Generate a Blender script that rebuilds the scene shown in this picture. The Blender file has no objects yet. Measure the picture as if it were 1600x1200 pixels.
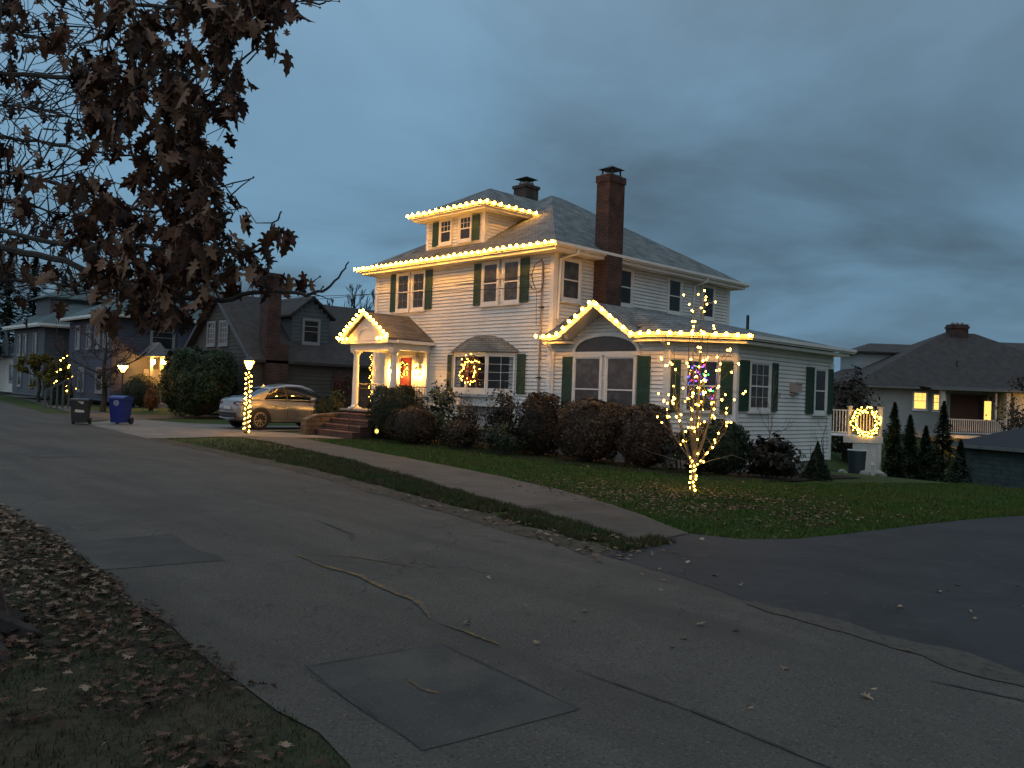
import bpy, bmesh, math, random
from mathutils import Vector, Matrix, noise
sc = bpy.context.scene
random.seed(7)
RND = random.Random(11)
# ---------------------------------------------------------------- camera
FPX = 1300.0; CH = 1.7; ROLL = .036
AZ = math.radians(44.15); PIT = math.atan(14.5/FPX)
D0 = Vector((-math.cos(AZ), math.sin(AZ), 0)); R0 = Vector((math.sin(AZ), math.cos(AZ), 0)); UP = Vector((0, 0, 1))
FW = D0*math.cos(PIT) + UP*math.sin(PIT); U0 = R0.cross(FW)
CX = R0*math.cos(ROLL) + U0*math.sin(ROLL); CY = -R0*math.sin(ROLL) + U0*math.cos(ROLL)
cam = bpy.data.cameras.new('camera'); co = bpy.data.objects.new('camera', cam); sc.collection.objects.link(co)
mw = Matrix((CX, CY, -FW)).transposed().to_4x4(); mw.translation = (0, 0, CH)
co.matrix_world = mw
cam.sensor_width = 36; cam.lens = FPX/1600*36; cam.clip_end = 2000; cam.clip_start = .05
sc.camera = co
def ray(u, v): return FW + CX*((u-800)/FPX) - CY*((v-600)/FPX)
def G(u, v, z=0.0):                      # the ground point seen at a pixel of the photograph
    r = ray(u, v); t = (z-CH)/r.z; return Vector((0, 0, CH)) + r*t
def V(u, v, d): return Vector((0, 0, CH)) + ray(u, v)*d
# ---------------------------------------------------------------- world: dusk sky under cloud, after glow behind the camera
w = bpy.data.worlds.new('World'); sc.world = w; w.use_nodes = True
nt = w.node_tree; N = nt.nodes; L = nt.links; N.clear()
out = N.new('ShaderNodeOutputWorld'); bg = N.new('ShaderNodeBackground'); L.new(bg.outputs[0], out.inputs[0])
sky = N.new('ShaderNodeTexSky'); sky.sky_type = 'NISHITA'; sky.sun_disc = False
SUN_EL = math.radians(2.0); SUN_AZ = math.radians(230)
sky.sun_elevation = SUN_EL; sky.sun_rotation = SUN_AZ
tc = N.new('ShaderNodeTexCoord')
sep = N.new('ShaderNodeSeparateXYZ'); L.new(tc.outputs['Generated'], sep.inputs[0])
def wm(op, a, b=None, c=None, clamp=False):
    n = N.new('ShaderNodeMath'); n.operation = op; n.use_clamp = clamp
    for i, q in enumerate((a, b, c)):
        if q is None: continue
        if isinstance(q, (int, float)): n.inputs[i].default_value = q
        else: L.new(q, n.inputs[i])
    return n.outputs[0]
zc = wm('MAXIMUM', sep.outputs[2], 0.0)
den = wm('ADD', zc, .16)
px = wm('DIVIDE', sep.outputs[0], den); py = wm('DIVIDE', sep.outputs[1], den)
cmb = N.new('ShaderNodeCombineXYZ'); L.new(px, cmb.inputs[0]); L.new(py, cmb.inputs[1])
n1 = N.new('ShaderNodeTexNoise'); L.new(cmb.outputs[0], n1.inputs['Vector']); n1.inputs['Scale'].default_value = .75; n1.inputs['Detail'].default_value = 6; n1.inputs['Roughness'].default_value = .52
n1.inputs['Distortion'].default_value = .5
cr = N.new('ShaderNodeMapRange'); L.new(n1.outputs[0], cr.inputs[0]); cr.inputs[1].default_value = .33; cr.inputs[2].default_value = .68; cr.inputs[3].default_value = .56; cr.inputs[4].default_value = 1.22
# brighter to the left of the view (-x) and overhead/behind; darker to the right
gl = wm('MULTIPLY_ADD', sep.outputs[0], -.46, .66)
back = wm('MAXIMUM', wm('SUBTRACT', wm('MULTIPLY', sep.outputs[0], .35), wm('MULTIPLY', sep.outputs[1], 1.0)), 0.0)
zen = wm('POWER', zc, 2.4)
lift = wm('ADD', wm('MULTIPLY', back, 1.0), wm('MULTIPLY', zen, 2.1))
br = wm('MULTIPLY', gl, cr.outputs[0])
hue = N.new('ShaderNodeMix'); hue.data_type = 'RGBA'; L.new(cr.outputs[0], hue.inputs[0])
hue.inputs[6].default_value = (.070, .118, .172, 1); hue.inputs[7].default_value = (.105, .210, .315, 1)
vm = N.new('ShaderNodeVectorMath'); vm.operation = 'SCALE'; L.new(hue.outputs[2], vm.inputs[0]); L.new(br, vm.inputs['Scale'])
sk = N.new('ShaderNodeVectorMath'); sk.operation = 'SCALE'; L.new(sky.outputs[0], sk.inputs[0]); sk.inputs['Scale'].default_value = .012
ad = N.new('ShaderNodeVectorMath'); L.new(vm.outputs[0], ad.inputs[0]); L.new(sk.outputs[0], ad.inputs[1])
af = N.new('ShaderNodeVectorMath'); af.operation = 'SCALE'; af.inputs[0].default_value = (.215, .250, .285); L.new(lift, af.inputs['Scale'])
ad2 = N.new('ShaderNodeVectorMath'); L.new(ad.outputs[0], ad2.inputs[0]); L.new(af.outputs[0], ad2.inputs[1]); ad = ad2
L.new(ad.outputs[0], bg.inputs[0]); bg.inputs[1].default_value = 1.0
sun = bpy.data.lights.new('sun', 'SUN'); sun.energy = .10; sun.angle = math.radians(40); sun.color = (1, .86, .72)
so = bpy.data.objects.new('sun', sun); sc.collection.objects.link(so)
so.rotation_euler = Vector((.55, -.75, .45)).to_track_quat('Z', 'Y').to_euler()
sc.view_settings.view_transform = 'Standard'; sc.view_settings.look = 'None'; sc.view_settings.exposure = .28; sc.view_settings.gamma = 1
sc.cycles.use_denoising = True; sc.cycles.sample_clamp_indirect = 2.5; sc.cycles.max_bounces = 5; sc.cycles.use_light_tree = True
sc.cycles.diffuse_bounces = 3; sc.cycles.caustics_reflective = False; sc.cycles.caustics_refractive = False
sc.cycles.transparent_max_bounces = 8
# ---------------------------------------------------------------- materials
MATS = {}
def mat(name, c, c2=None, scale=3.0, rough=.7, bump=0.0, bscale=None, metal=0.0, emit=0.0, ecol=None, detail=6, spec=None, coat=0, lo=.35, hi=.65):
    if name in MATS: return MATS[name]
    m = bpy.data.materials.new(name); m.use_nodes = True; MATS[name] = m
    t = m.node_tree; b = t.nodes['Principled BSDF']
    b.inputs['Roughness'].default_value = rough; b.inputs['Metallic'].default_value = metal
    if spec is not None: b.inputs['Specular IOR Level'].default_value = spec
    if coat: b.inputs['Coat Weight'].default_value = coat; b.inputs['Coat Roughness'].default_value = .06
    b.inputs['Base Color'].default_value = (*c, 1)
    tc = t.nodes.new('ShaderNodeTexCoord')
    if c2:
        n = t.nodes.new('ShaderNodeTexNoise'); n.inputs['Scale'].default_value = scale; n.inputs['Detail'].default_value = detail; n.inputs['Roughness'].default_value = .65
        t.links.new(tc.outputs['Object'], n.inputs['Vector'])
        mr = t.nodes.new('ShaderNodeMapRange'); mr.inputs[1].default_value = lo; mr.inputs[2].default_value = hi
        t.links.new(n.outputs[0], mr.inputs[0])
        x = t.nodes.new('ShaderNodeMix'); x.data_type = 'RGBA'; x.inputs[6].default_value = (*c, 1); x.inputs[7].default_value = (*c2, 1)
        t.links.new(mr.outputs[0], x.inputs[0]); t.links.new(x.outputs[2], b.inputs['Base Color'])
    if bump:
        n = t.nodes.new('ShaderNodeTexNoise'); n.inputs['Scale'].default_value = bscale or scale*4; n.inputs['Detail'].default_value = 5
        t.links.new(tc.outputs['Object'], n.inputs['Vector'])
        bp = t.nodes.new('ShaderNodeBump'); bp.inputs['Strength'].default_value = bump; bp.inputs['Distance'].default_value = .02
        t.links.new(n.outputs[0], bp.inputs['Height']); t.links.new(bp.outputs[0], b.inputs['Normal'])
    if emit:
        b.inputs['Emission Color'].default_value = (*(ecol or c), 1); b.inputs['Emission Strength'].default_value = emit
    return m
def brickmat(name, c1, c2, mortar, bw, bh, ms=.012, rough=.85, vscale=1.0, bump=.6, nz=.4):
    m = bpy.data.materials.new(name); m.use_nodes = True; MATS[name] = m
    t = m.node_tree; b = t.nodes['Principled BSDF']; b.inputs['Roughness'].default_value = rough
    tc = t.nodes.new('ShaderNodeTexCoord'); sp = t.nodes.new('ShaderNodeSeparateXYZ'); t.links.new(tc.outputs['Object'], sp.inputs[0])
    a = t.nodes.new('ShaderNodeMath'); a.operation = 'ADD'; t.links.new(sp.outputs[0], a.inputs[0]); t.links.new(sp.outputs[1], a.inputs[1])
    z = t.nodes.new('ShaderNodeMath'); z.operation = 'MULTIPLY'; t.links.new(sp.outputs[2], z.inputs[0]); z.inputs[1].default_value = vscale
    c = t.nodes.new('ShaderNodeCombineXYZ'); t.links.new(a.outputs[0], c.inputs[0]); t.links.new(z.outputs[0], c.inputs[1])
    br = t.nodes.new('ShaderNodeTexBrick'); t.links.new(c.outputs[0], br.inputs['Vector'])
    br.inputs['Scale'].default_value = 1; br.inputs['Brick Width'].default_value = bw; br.inputs['Row Height'].default_value = bh
    br.inputs['Mortar Size'].default_value = ms; br.inputs['Color1'].default_value = (*c1, 1); br.inputs['Color2'].default_value = (*c2, 1); br.inputs['Mortar'].default_value = (*mortar, 1)
    n = t.nodes.new('ShaderNodeTexNoise'); n.inputs['Scale'].default_value = 2.5; n.inputs['Detail'].default_value = 8; t.links.new(tc.outputs['Object'], n.inputs['Vector'])
    mx = t.nodes.new('ShaderNodeMix'); mx.data_type = 'RGBA'; mx.blend_type = 'MULTIPLY'; mx.inputs[0].default_value = 1
    mr = t.nodes.new('ShaderNodeMapRange'); mr.inputs[1].default_value = .3; mr.inputs[2].default_value = .7; mr.inputs[3].default_value = 1-nz; mr.inputs[4].default_value = 1+nz*.5
    t.links.new(n.outputs[0], mr.inputs[0]); t.links.new(br.outputs[0], mx.inputs[6]); t.links.new(mr.outputs[0], mx.inputs[7]); t.links.new(mx.outputs[2], b.inputs['Base Color'])
    bp = t.nodes.new('ShaderNodeBump'); bp.inputs['Strength'].default_value = bump; bp.inputs['Distance'].default_value = .01; bp.invert = True
    t.links.new(br.outputs['Fac'], bp.inputs['Height']); t.links.new(bp.outputs[0], b.inputs['Normal'])
    return m
def glass(name, tint=(.8, .85, .9), fac=.85, rough=.03):
    m = bpy.data.materials.new(name); m.use_nodes = True; MATS[name] = m
    t = m.node_tree; t.nodes.remove(t.nodes['Principled BSDF']); o = t.nodes['Material Output']
    tr = t.nodes.new('ShaderNodeBsdfTransparent'); tr.inputs[0].default_value = (*tint, 1)
    g = t.nodes.new('ShaderNodeBsdfGlossy'); g.inputs['Roughness'].default_value = rough
    f = t.nodes.new('ShaderNodeFresnel'); f.inputs[0].default_value = 1.5
    ml = t.nodes.new('ShaderNodeMath'); ml.operation = 'MULTIPLY_ADD'; ml.inputs[1].default_value = .55; ml.inputs[2].default_value = 1-fac
    t.links.new(f.outputs[0], ml.inputs[0])
    x = t.nodes.new('ShaderNodeMixShader'); t.links.new(ml.outputs[0], x.inputs[0]); t.links.new(tr.outputs[0], x.inputs[1]); t.links.new(g.outputs[0], x.inputs[2]); t.links.new(x.outputs[0], o.inputs[0])
    return m
mat('siding', (.78, .77, .74), (.62, .61, .57), .9, .55, lo=.42, hi=.72)
mat('trim', (.80, .79, .76), (.72, .71, .68), 2, .45)
mat('green', (.012, .045, .024), (.018, .06, .03), 4, .45)
mat('pane_dark', (.014, .016, .018), (.03, .032, .034), 1.2, .08, spec=.5)
mat('pane_curtain', (.085, .082, .08), (.045, .045, .045), 3.0, .14, spec=.45, lo=.4, hi=.55)
mat('pane_dim', (.030, .027, .025), (.014, .014, .014), 2.0, .1, spec=.5)
mat('muntin', (.6, .6, .58), None, rough=.5)
brickmat('shingle', (.20, .215, .21), (.14, .15, .148), (.05, .052, .05), .30, .075, .008, .9, 1.0, .8, .5)
brickmat('shingle_warm', (.15, .135, .12), (.10, .09, .08), (.05, .045, .04), .30, .075, .006, .9, 1.0, .5, .3)
brickmat('shingle_brown', (.060, .050, .045), (.048, .040, .037), (.03, .027, .025), .30, .12, .005, .9, 1.0, .4, .3)
brickmat('brick', (.085, .030, .020), (.050, .019, .014), (.12, .10, .085), .215, .072, .007, .85, 1.0, .8, .5)
brickmat('brick_dark', (.085, .05, .04), (.05, .032, .028), (.13, .12, .11), .215, .072, .009, .85, 1.0, .8, .5)
brickmat('fieldstone', (.16, .11, .075), (.09, .07, .05), (.05, .045, .04), .38, .16, .02, .9, 1.0, .9, .5)
mat('concrete', (.30, .28, .25), (.22, .205, .185), 4, .9, .3, 60)
mat('metal_dark', (.02, .02, .02), (.035, .035, .035), 6, .5, metal=.3)
mat('wire', (.012, .012, .012), None, rough=.6)
mat('green_wire', (.01, .03, .012), None, rough=.6)
mat('bark_young', (.17, .14, .11), (.10, .085, .07), 25, .85, .4)
mat('bark', (.055, .045, .038), (.028, .023, .02), 9, .95, .8, 22)
mat('bark_far', (.035, .028, .024), (.02, .017, .015), 5, .95)
mat('bulb_warm', (1, .6, .25), emit=84, ecol=(1, .41, .026))
mat('bulb_fairy', (1, .7, .35), emit=36, ecol=(1, .50, .050))
mat('bulb_lamp', (1, .6, .3), emit=1500, ecol=(1, .45, .08))
mat('bulb_far', (1, .6, .3), emit=330, ecol=(1, .45, .08))
for k, c in dict(red=(1, .03, .02), blue=(.06, .12, 1), green=(.03, 1, .12), violet=(.45, .06, 1), gold=(1, .5, .06)).items():
    mat('bulb_'+k, c, emit=9, ecol=c)
mat('plastic_black', (.012, .012, .012), (.02, .02, .02), 5, .45)
mat('plastic_blue', (.012, .02, .16), (.016, .028, .2), 5, .4)
mat('label_white', (.5, .5, .5), None, rough=.6)
mat('red_bow', (.5, .01, .01), (.3, .005, .005), 8, .5)
mat('needle', (.012, .035, .012), (.02, .05, .018), 8, .7)
glass('glass', fac=.99)
# ---------------------------------------------------------------- geometry helpers
ORG = {}
def ground_z(x, y):
    def ss(t): t = max(0.0, min(1.0, t)); return t*t*(3-2*t)
    a = ss((x+22)/9.0)
    z = -.05*max(0, min(y-17, 12)) - .13*max(0, y-29)
    z = max(z, -3.3)
    q = -.02*max(0, min(y-14, 3))
    far = ss((-x-20)/10.0)
    z = z*a
    # land behind the house also falls away
    return z + q*a - .0*far
class MB:
    def __init__(s): s.v = []; s.f = []; s.sm = False
    def add(s, vs, fs):
        n = len(s.v); s.v += [tuple(a) for a in vs]; s.f += [tuple(i+n for i in f) for f in fs]
    def box(s, a, b):
        x0, x1 = sorted((a[0], b[0])); y0, y1 = sorted((a[1], b[1])); z0, z1 = sorted((a[2], b[2]))
        s.add([(x0,y0,z0),(x1,y0,z0),(x1,y1,z0),(x0,y1,z0),(x0,y0,z1),(x1,y0,z1),(x1,y1,z1),(x0,y1,z1)],
              [(0,3,2,1),(4,5,6,7),(0,1,5,4),(1,2,6,5),(2,3,7,6),(3,0,4,7)])
    def obox(s, o, u, v, w_):     # corner o and three edge vectors
        o, u, v, w_ = map(Vector, (o, u, v, w_))
        s.add([o, o+u, o+u+v, o+v, o+w_, o+u+w_, o+u+v+w_, o+v+w_], [(0,3,2,1),(4,5,6,7),(0,1,5,4),(1,2,6,5),(2,3,7,6),(3,0,4,7)])
    def bar(s, p, q, w_, h, up=(0, 0, 1)):
        p, q = Vector(p), Vector(q); d = (q-p).normalized(); side = d.cross(Vector(up))
        if side.length < 1e-5: side = Vector((1, 0, 0))
        side.normalize(); u2 = side.cross(d)
        s.obox(p - side*w_/2 - u2*h/2, q-p, side*w_, u2*h)
    def quad(s, a, b, c, d): s.add([a, b, c, d], [(0, 1, 2, 3)])
    def poly(s, pts): s.add(pts, [tuple(range(len(pts)))])
    def tube(s, pts, r, n=6, cap=True):
        pts = [Vector(p) for p in pts]
        if not isinstance(r, (list, tuple)): r = [r]*len(pts)
        rings = []; base = len(s.v); ref = None
        for i, p in enumerate(pts):
            d = (pts[min(i+1, len(pts)-1)] - pts[max(i-1, 0)]).normalized()
            if ref is None:
                ref = d.orthogonal().normalized()
            ref = (ref - d*ref.dot(d))
            if ref.length < 1e-6: ref = d.orthogonal()
            ref.normalize(); b = d.cross(ref)
            for k in range(n):
                a = 2*math.pi*k/n; s.v.append(tuple(p + (ref*math.cos(a)+b*math.sin(a))*r[i]))
        for i in range(len(pts)-1):
            for k in range(n):
                a = base+i*n+k; b2 = base+i*n+(k+1) % n
                s.f.append((a, b2, b2+n, a+n))
        if cap:
            s.f.append(tuple(base+k for k in range(n))[::-1]); s.f.append(tuple(base+(len(pts)-1)*n+k for k in range(n)))
    def lathe(s, c, prof, n=16):       # prof: (radius, z)
        base = len(s.v)
        for r, z in prof:
            for k in range(n):
                a = 2*math.pi*k/n; s.v.append((c[0]+r*math.cos(a), c[1]+r*math.sin(a), c[2]+z))
        for i in range(len(prof)-1):
            for k in range(n):
                a = base+i*n+k; b = base+i*n+(k+1) % n; s.f.append((a, b, b+n, a+n))
        s.f.append(tuple(base+k for k in range(n))[::-1]); s.f.append(tuple(base+(len(prof)-1)*n+k for k in range(n)))
    def ball(s, c, r, n=8, m=5, sz=1.0):
        c = Vector(c); base = len(s.v)
        s.v.append((c.x, c.y, c.z-r*sz))
        for i in range(1, m):
            t = -math.pi/2+math.pi*i/m
            for k in range(n):
                a = 2*math.pi*k/n; s.v.append((c.x+r*math.cos(t)*math.cos(a), c.y+r*math.cos(t)*math.sin(a), c.z+r*sz*math.sin(t)))
        s.v.append((c.x, c.y, c.z+r*sz)); top = len(s.v)-1
        for k in range(n): s.f.append((base, base+1+(k+1) % n, base+1+k))
        for i in range(m-2):
            for k in range(n):
                a = base+1+i*n+k; b = base+1+i*n+(k+1) % n; s.f.append((a, b, b+n, a+n))
        for k in range(n): s.f.append((top, base+1+(m-2)*n+k, base+1+(m-2)*n+(k+1) % n))
    def prism(s, poly, ex):            # polygon (3-D points) extruded by vector ex
        ex = Vector(ex); n = len(poly); P = [Vector(p) for p in poly]; base = len(s.v)
        s.v += [tuple(p) for p in P]+[tuple(p+ex) for p in P]
        s.f.append(tuple(base+k for k in range(n))[::-1]); s.f.append(tuple(base+n+k for k in range(n)))
        for k in range(n): s.f.append((base+k, base+(k+1) % n, base+n+(k+1) % n, base+n+k))
    def build(s, name, m, parent=None, smooth=False):
        o_ = ORG.get(parent.name, Vector()) if parent is not None else Vector()
        me = bpy.data.meshes.new(name)
        me.from_pydata([(a-o_.x, b-o_.y, c-o_.z) for a, b, c in s.v], [], s.f); me.update()
        if smooth or s.sm:
            me.polygons.foreach_set('use_smooth', [True]*len(me.polygons))
        me.materials.append(MATS[m] if isinstance(m, str) else m)
        o = bpy.data.objects.new(name, me); sc.collection.objects.link(o)
        if parent is not None: o.parent = parent
        ORG[o.name] = o_
        return o
def fixn(o):
    bm = bmesh.new(); bm.from_mesh(o.data); bmesh.ops.recalc_face_normals(bm, faces=bm.faces); bm.to_mesh(o.data); bm.free(); return o
def tag(o, label=None, cat=None, group=None, kind=None):
    if label: o['label'] = label
    if cat: o['category'] = cat
    if group: o['group'] = group
    if kind: o['kind'] = kind
    return o
def thing(name, label, cat, loc, group=None):
    o = bpy.data.objects.new(name, None); sc.collection.objects.link(o); o.location = loc; o.empty_display_size = .2
    ORG[o.name] = Vector(loc); return tag(o, label, cat, group)
def inst(name, mesh, loc, parent=None):
    o = bpy.data.objects.new(name, mesh); sc.collection.objects.link(o)
    o_ = ORG.get(parent.name, Vector()) if parent is not None else Vector()
    o.location = Vector(loc)-o_
    if parent is not None: o.parent = parent
    ORG[o.name] = Vector(loc); return o
def struct(mb, name, m): return tag(mb.build(name, m), kind='structure')
def clip(poly, a, b, c):     # keep a*x+b*y+c <= 0
    r = []
    for i in range(len(poly)):
        p, q = poly[i], poly[(i+1) % len(poly)]
        fp = a*p[0]+b*p[1]+c; fq = a*q[0]+b*q[1]+c
        if fp <= 1e-9: r.append(p)
        if (fp < -1e-9 and fq > 1e-9) or (fp > 1e-9 and fq < -1e-9):
            t = fp/(fp-fq); r.append((p[0]+(q[0]-p[0])*t, p[1]+(q[1]-p[1])*t))
    return r
def roof_facets(foot, planes):
    """planes: (px,py,nx,ny,slope,z0) height rises along the inward normal; the roof is their lowest envelope"""
    P = []
    for px_, py_, nx, ny, s_, z0 in planes:
        l = math.hypot(nx, ny); nx /= l; ny /= l; P.append((z0-s_*(px_*nx+py_*ny), s_*nx, s_*ny))
    res = []
    for i, a in enumerate(P):
        poly = foot
        for j, b in enumerate(P):
            if i != j and len(poly) > 2: poly = clip(poly, a[1]-b[1], a[2]-b[2], a[0]-b[0])
        if len(poly) > 2: res.append([(x, y, a[0]+a[1]*x+a[2]*y) for x, y in poly])
    return res
def hip(foot, slope, z0, slopes=None, gable=()):
    """foot counter-clockwise; one plane per edge except the gable ones"""
    pl = []
    for i in range(len(foot)):
        if i in gable: continue
        a, b = foot[i], foot[(i+1) % len(foot)]; d = (b[0]-a[0], b[1]-a[1])
        pl.append((a[0], a[1], -d[1], d[0], (slopes or {}).get(i, slope), z0))
    return roof_facets(foot, pl)
def roof_mesh(mb, facets, thick=.07):
    for f in facets:
        mb.poly(f)
        mb.poly([(x, y, z-thick) for x, y, z in f][::-1])
        for i in range(len(f)):
            p, q = f[i], f[(i+1) % len(f)]
            mb.quad(p, (p[0], p[1], p[2]-thick), (q[0], q[1], q[2]-thick), q)
GROOVE = [True]
def siding(mb, p0, p1, z0, z1, n, course=.115, holes=(), top=None, proud=.027):
    """clapboards on the wall p0->p1; n outward normal; holes (u0,u1,z0,z1); top(z)->(u0,u1) for gables"""
    p0 = Vector((*p0[:2], 0)); p1 = Vector((*p1[:2], 0)); n = Vector((*n[:2], 0)).normalized(); Lw = (p1-p0).length; u = (p1-p0)/Lw
    k = max(1, round((z1-z0)/course)); c = (z1-z0)/k
    for i in range(k):
        za = z0+i*c; zb = za+c; zm = (za+zb)/2
        iv = [(0.0, Lw)] if top is None else [tuple(top(zm))]
        for h0, h1, hz0, hz1 in holes:
            if hz0 < zm < hz1:
                nv = []
                for a, b in iv:
                    if h1 <= a or h0 >= b: nv.append((a, b)); continue
                    if h0 > a: nv.append((a, h0))
                    if h1 < b: nv.append((h1, b))
                iv = nv
        for a, b in iv:
            if b-a < .01: continue
            A = p0+u*a; B = p0+u*b; o_ = n*proud
            if not GROOVE[0]:
                mb.quad(A+o_+UP*za, B+o_+UP*za, B+UP*zb+n*.001, A+UP*zb+n*.001); mb.quad(A+UP*za, B+UP*za, B+o_+UP*za, A+o_+UP*za); continue
            gr = c*.16; r_ = -n*.022
            mb.quad((A+o_)+UP*(za+gr), (B+o_)+UP*(za+gr), B+UP*zb+n*.006, A+UP*zb+n*.006)
            mb.quad(A+UP*(za+gr)+r_, B+UP*(za+gr)+r_, B+o_+UP*(za+gr), A+o_+UP*(za+gr))
            mb.quad(A+UP*za+r_, B+UP*za+r_, B+UP*(za+gr)+r_, A+UP*(za+gr)+r_)
            mb.quad(A+UP*za+n*.006, B+UP*za+n*.006, B+UP*za+r_, A+UP*za+r_)
BM = {}
def bulbmesh(r, m, n=8, k=6, sz=1.0):
    key = (r, m, n)
    if key not in BM:
        b = MB(); b.ball((0, 0, 0), r, n, k, sz); me = bpy.data.meshes.new('bulb'); me.from_pydata(b.v, [], b.f)
        me.polygons.foreach_set('use_smooth', [True]*len(me.polygons)); me.materials.append(MATS[m]); BM[key] = me
    return BM[key]
WTRIM = ['trim']; WMUN = ['muntin']
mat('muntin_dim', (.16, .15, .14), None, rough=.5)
def window(root, p, u, n, w_, h, pane='pane_dark', cols=1, rows=2, fr=.07, depth=.06, lowcols=None, name='window', lab=None, shut=None, sill=True, sash=True):
    """double-hung window: p bottom-left corner of the opening on the wall, u along the wall, n outward"""
    p, u, n = Vector(p), Vector(u).normalized(), Vector(n).normalized(); m = MB()
    for a, b, c, d in ((-fr, 0, -fr, h+fr), (w_, w_+fr, -fr, h+fr), (0, w_, h, h+fr), (0, w_, -fr, 0)):
        m.obox(p+u*a+UP*c+n*.004, u*(b-a), UP*(d-c), n*depth)
    if sill: m.obox(p-u*(fr+.03)-UP*(fr+.045)+n*.003, u*(w_+2*fr+.06), UP*.042, n*(depth+.035))
    s = .038
    for a, b, c, d in ((0, s, 0, h), (w_-s, w_, 0, h), (s, w_-s, h-s, h), (s, w_-s, 0, s*1.4)):
        m.obox(p+u*a+UP*c+n*.006, u*(b-a), UP*(d-c), n*(depth-.025))
    if sash: m.obox(p+u*s+UP*(h/2-s/2)+n*.006, u*(w_-2*s), UP*s, n*(depth-.02))
    o = m.build(name, WTRIM[0], root)
    if lab: o['label'] = lab
    g = MB(); g.obox(p+n*.005, u*w_, UP*h, n*.018); g.build('pane', pane, o)
    mu = MB(); t_ = .016
    for (z0, z1, nc, nr) in ((h/2+s/2, h-s, cols, rows), (s*1.4, h/2-s/2, lowcols or 1, rows if lowcols else 1)):
        for i in range(1, nc): mu.obox(p+u*(w_*i/nc-t_/2)+UP*z0+n*.024, u*t_, UP*(z1-z0), n*.010)
        for j in range(1, nr): mu.obox(p+u*s+UP*(z0+(z1-z0)*j/nr-t_/2)+n*.024, u*(w_-2*s), UP*t_, n*.012)
    if mu.v: mu.build('muntin', WMUN[0], o)
    if shut:
        for side in shut:
            q = p+u*(-fr-.01-shut[side] if side == 'l' else w_+fr+.01)
            shutter(root, q, u, n, shut[side], h+.1)
    return o
def shutter(root, q, u, n, sw, h):
    m = MB(); q = Vector(q)-UP*.05
    m.obox(q+n*.019, u*sw, UP*h, n*.02)
    for c0, c1 in ((0, .07), (h*.5-.04, h*.5+.04), (h-.07, h)): m.obox(q+UP*c0+n*.0392, u*sw, UP*(c1-c0), n*.013)
    for a in (0, sw-.05): m.obox(q+u*a+UP*.07+n*.0392, u*.05, UP*(h*.5-.11), n*.013); m.obox(q+u*a+UP*(h*.5+.04)+n*.0392, u*.05, UP*(h*.5-.11), n*.013)
    z = .085
    while z < h-.1:
        if abs(z-h*.5) > .07: m.obox(q+u*.05+UP*z+n*.034, u*(sw-.1), UP*.004+n*.014, UP*.03)
        z += .05
    return m.build('shutter', 'green', root)
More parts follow.
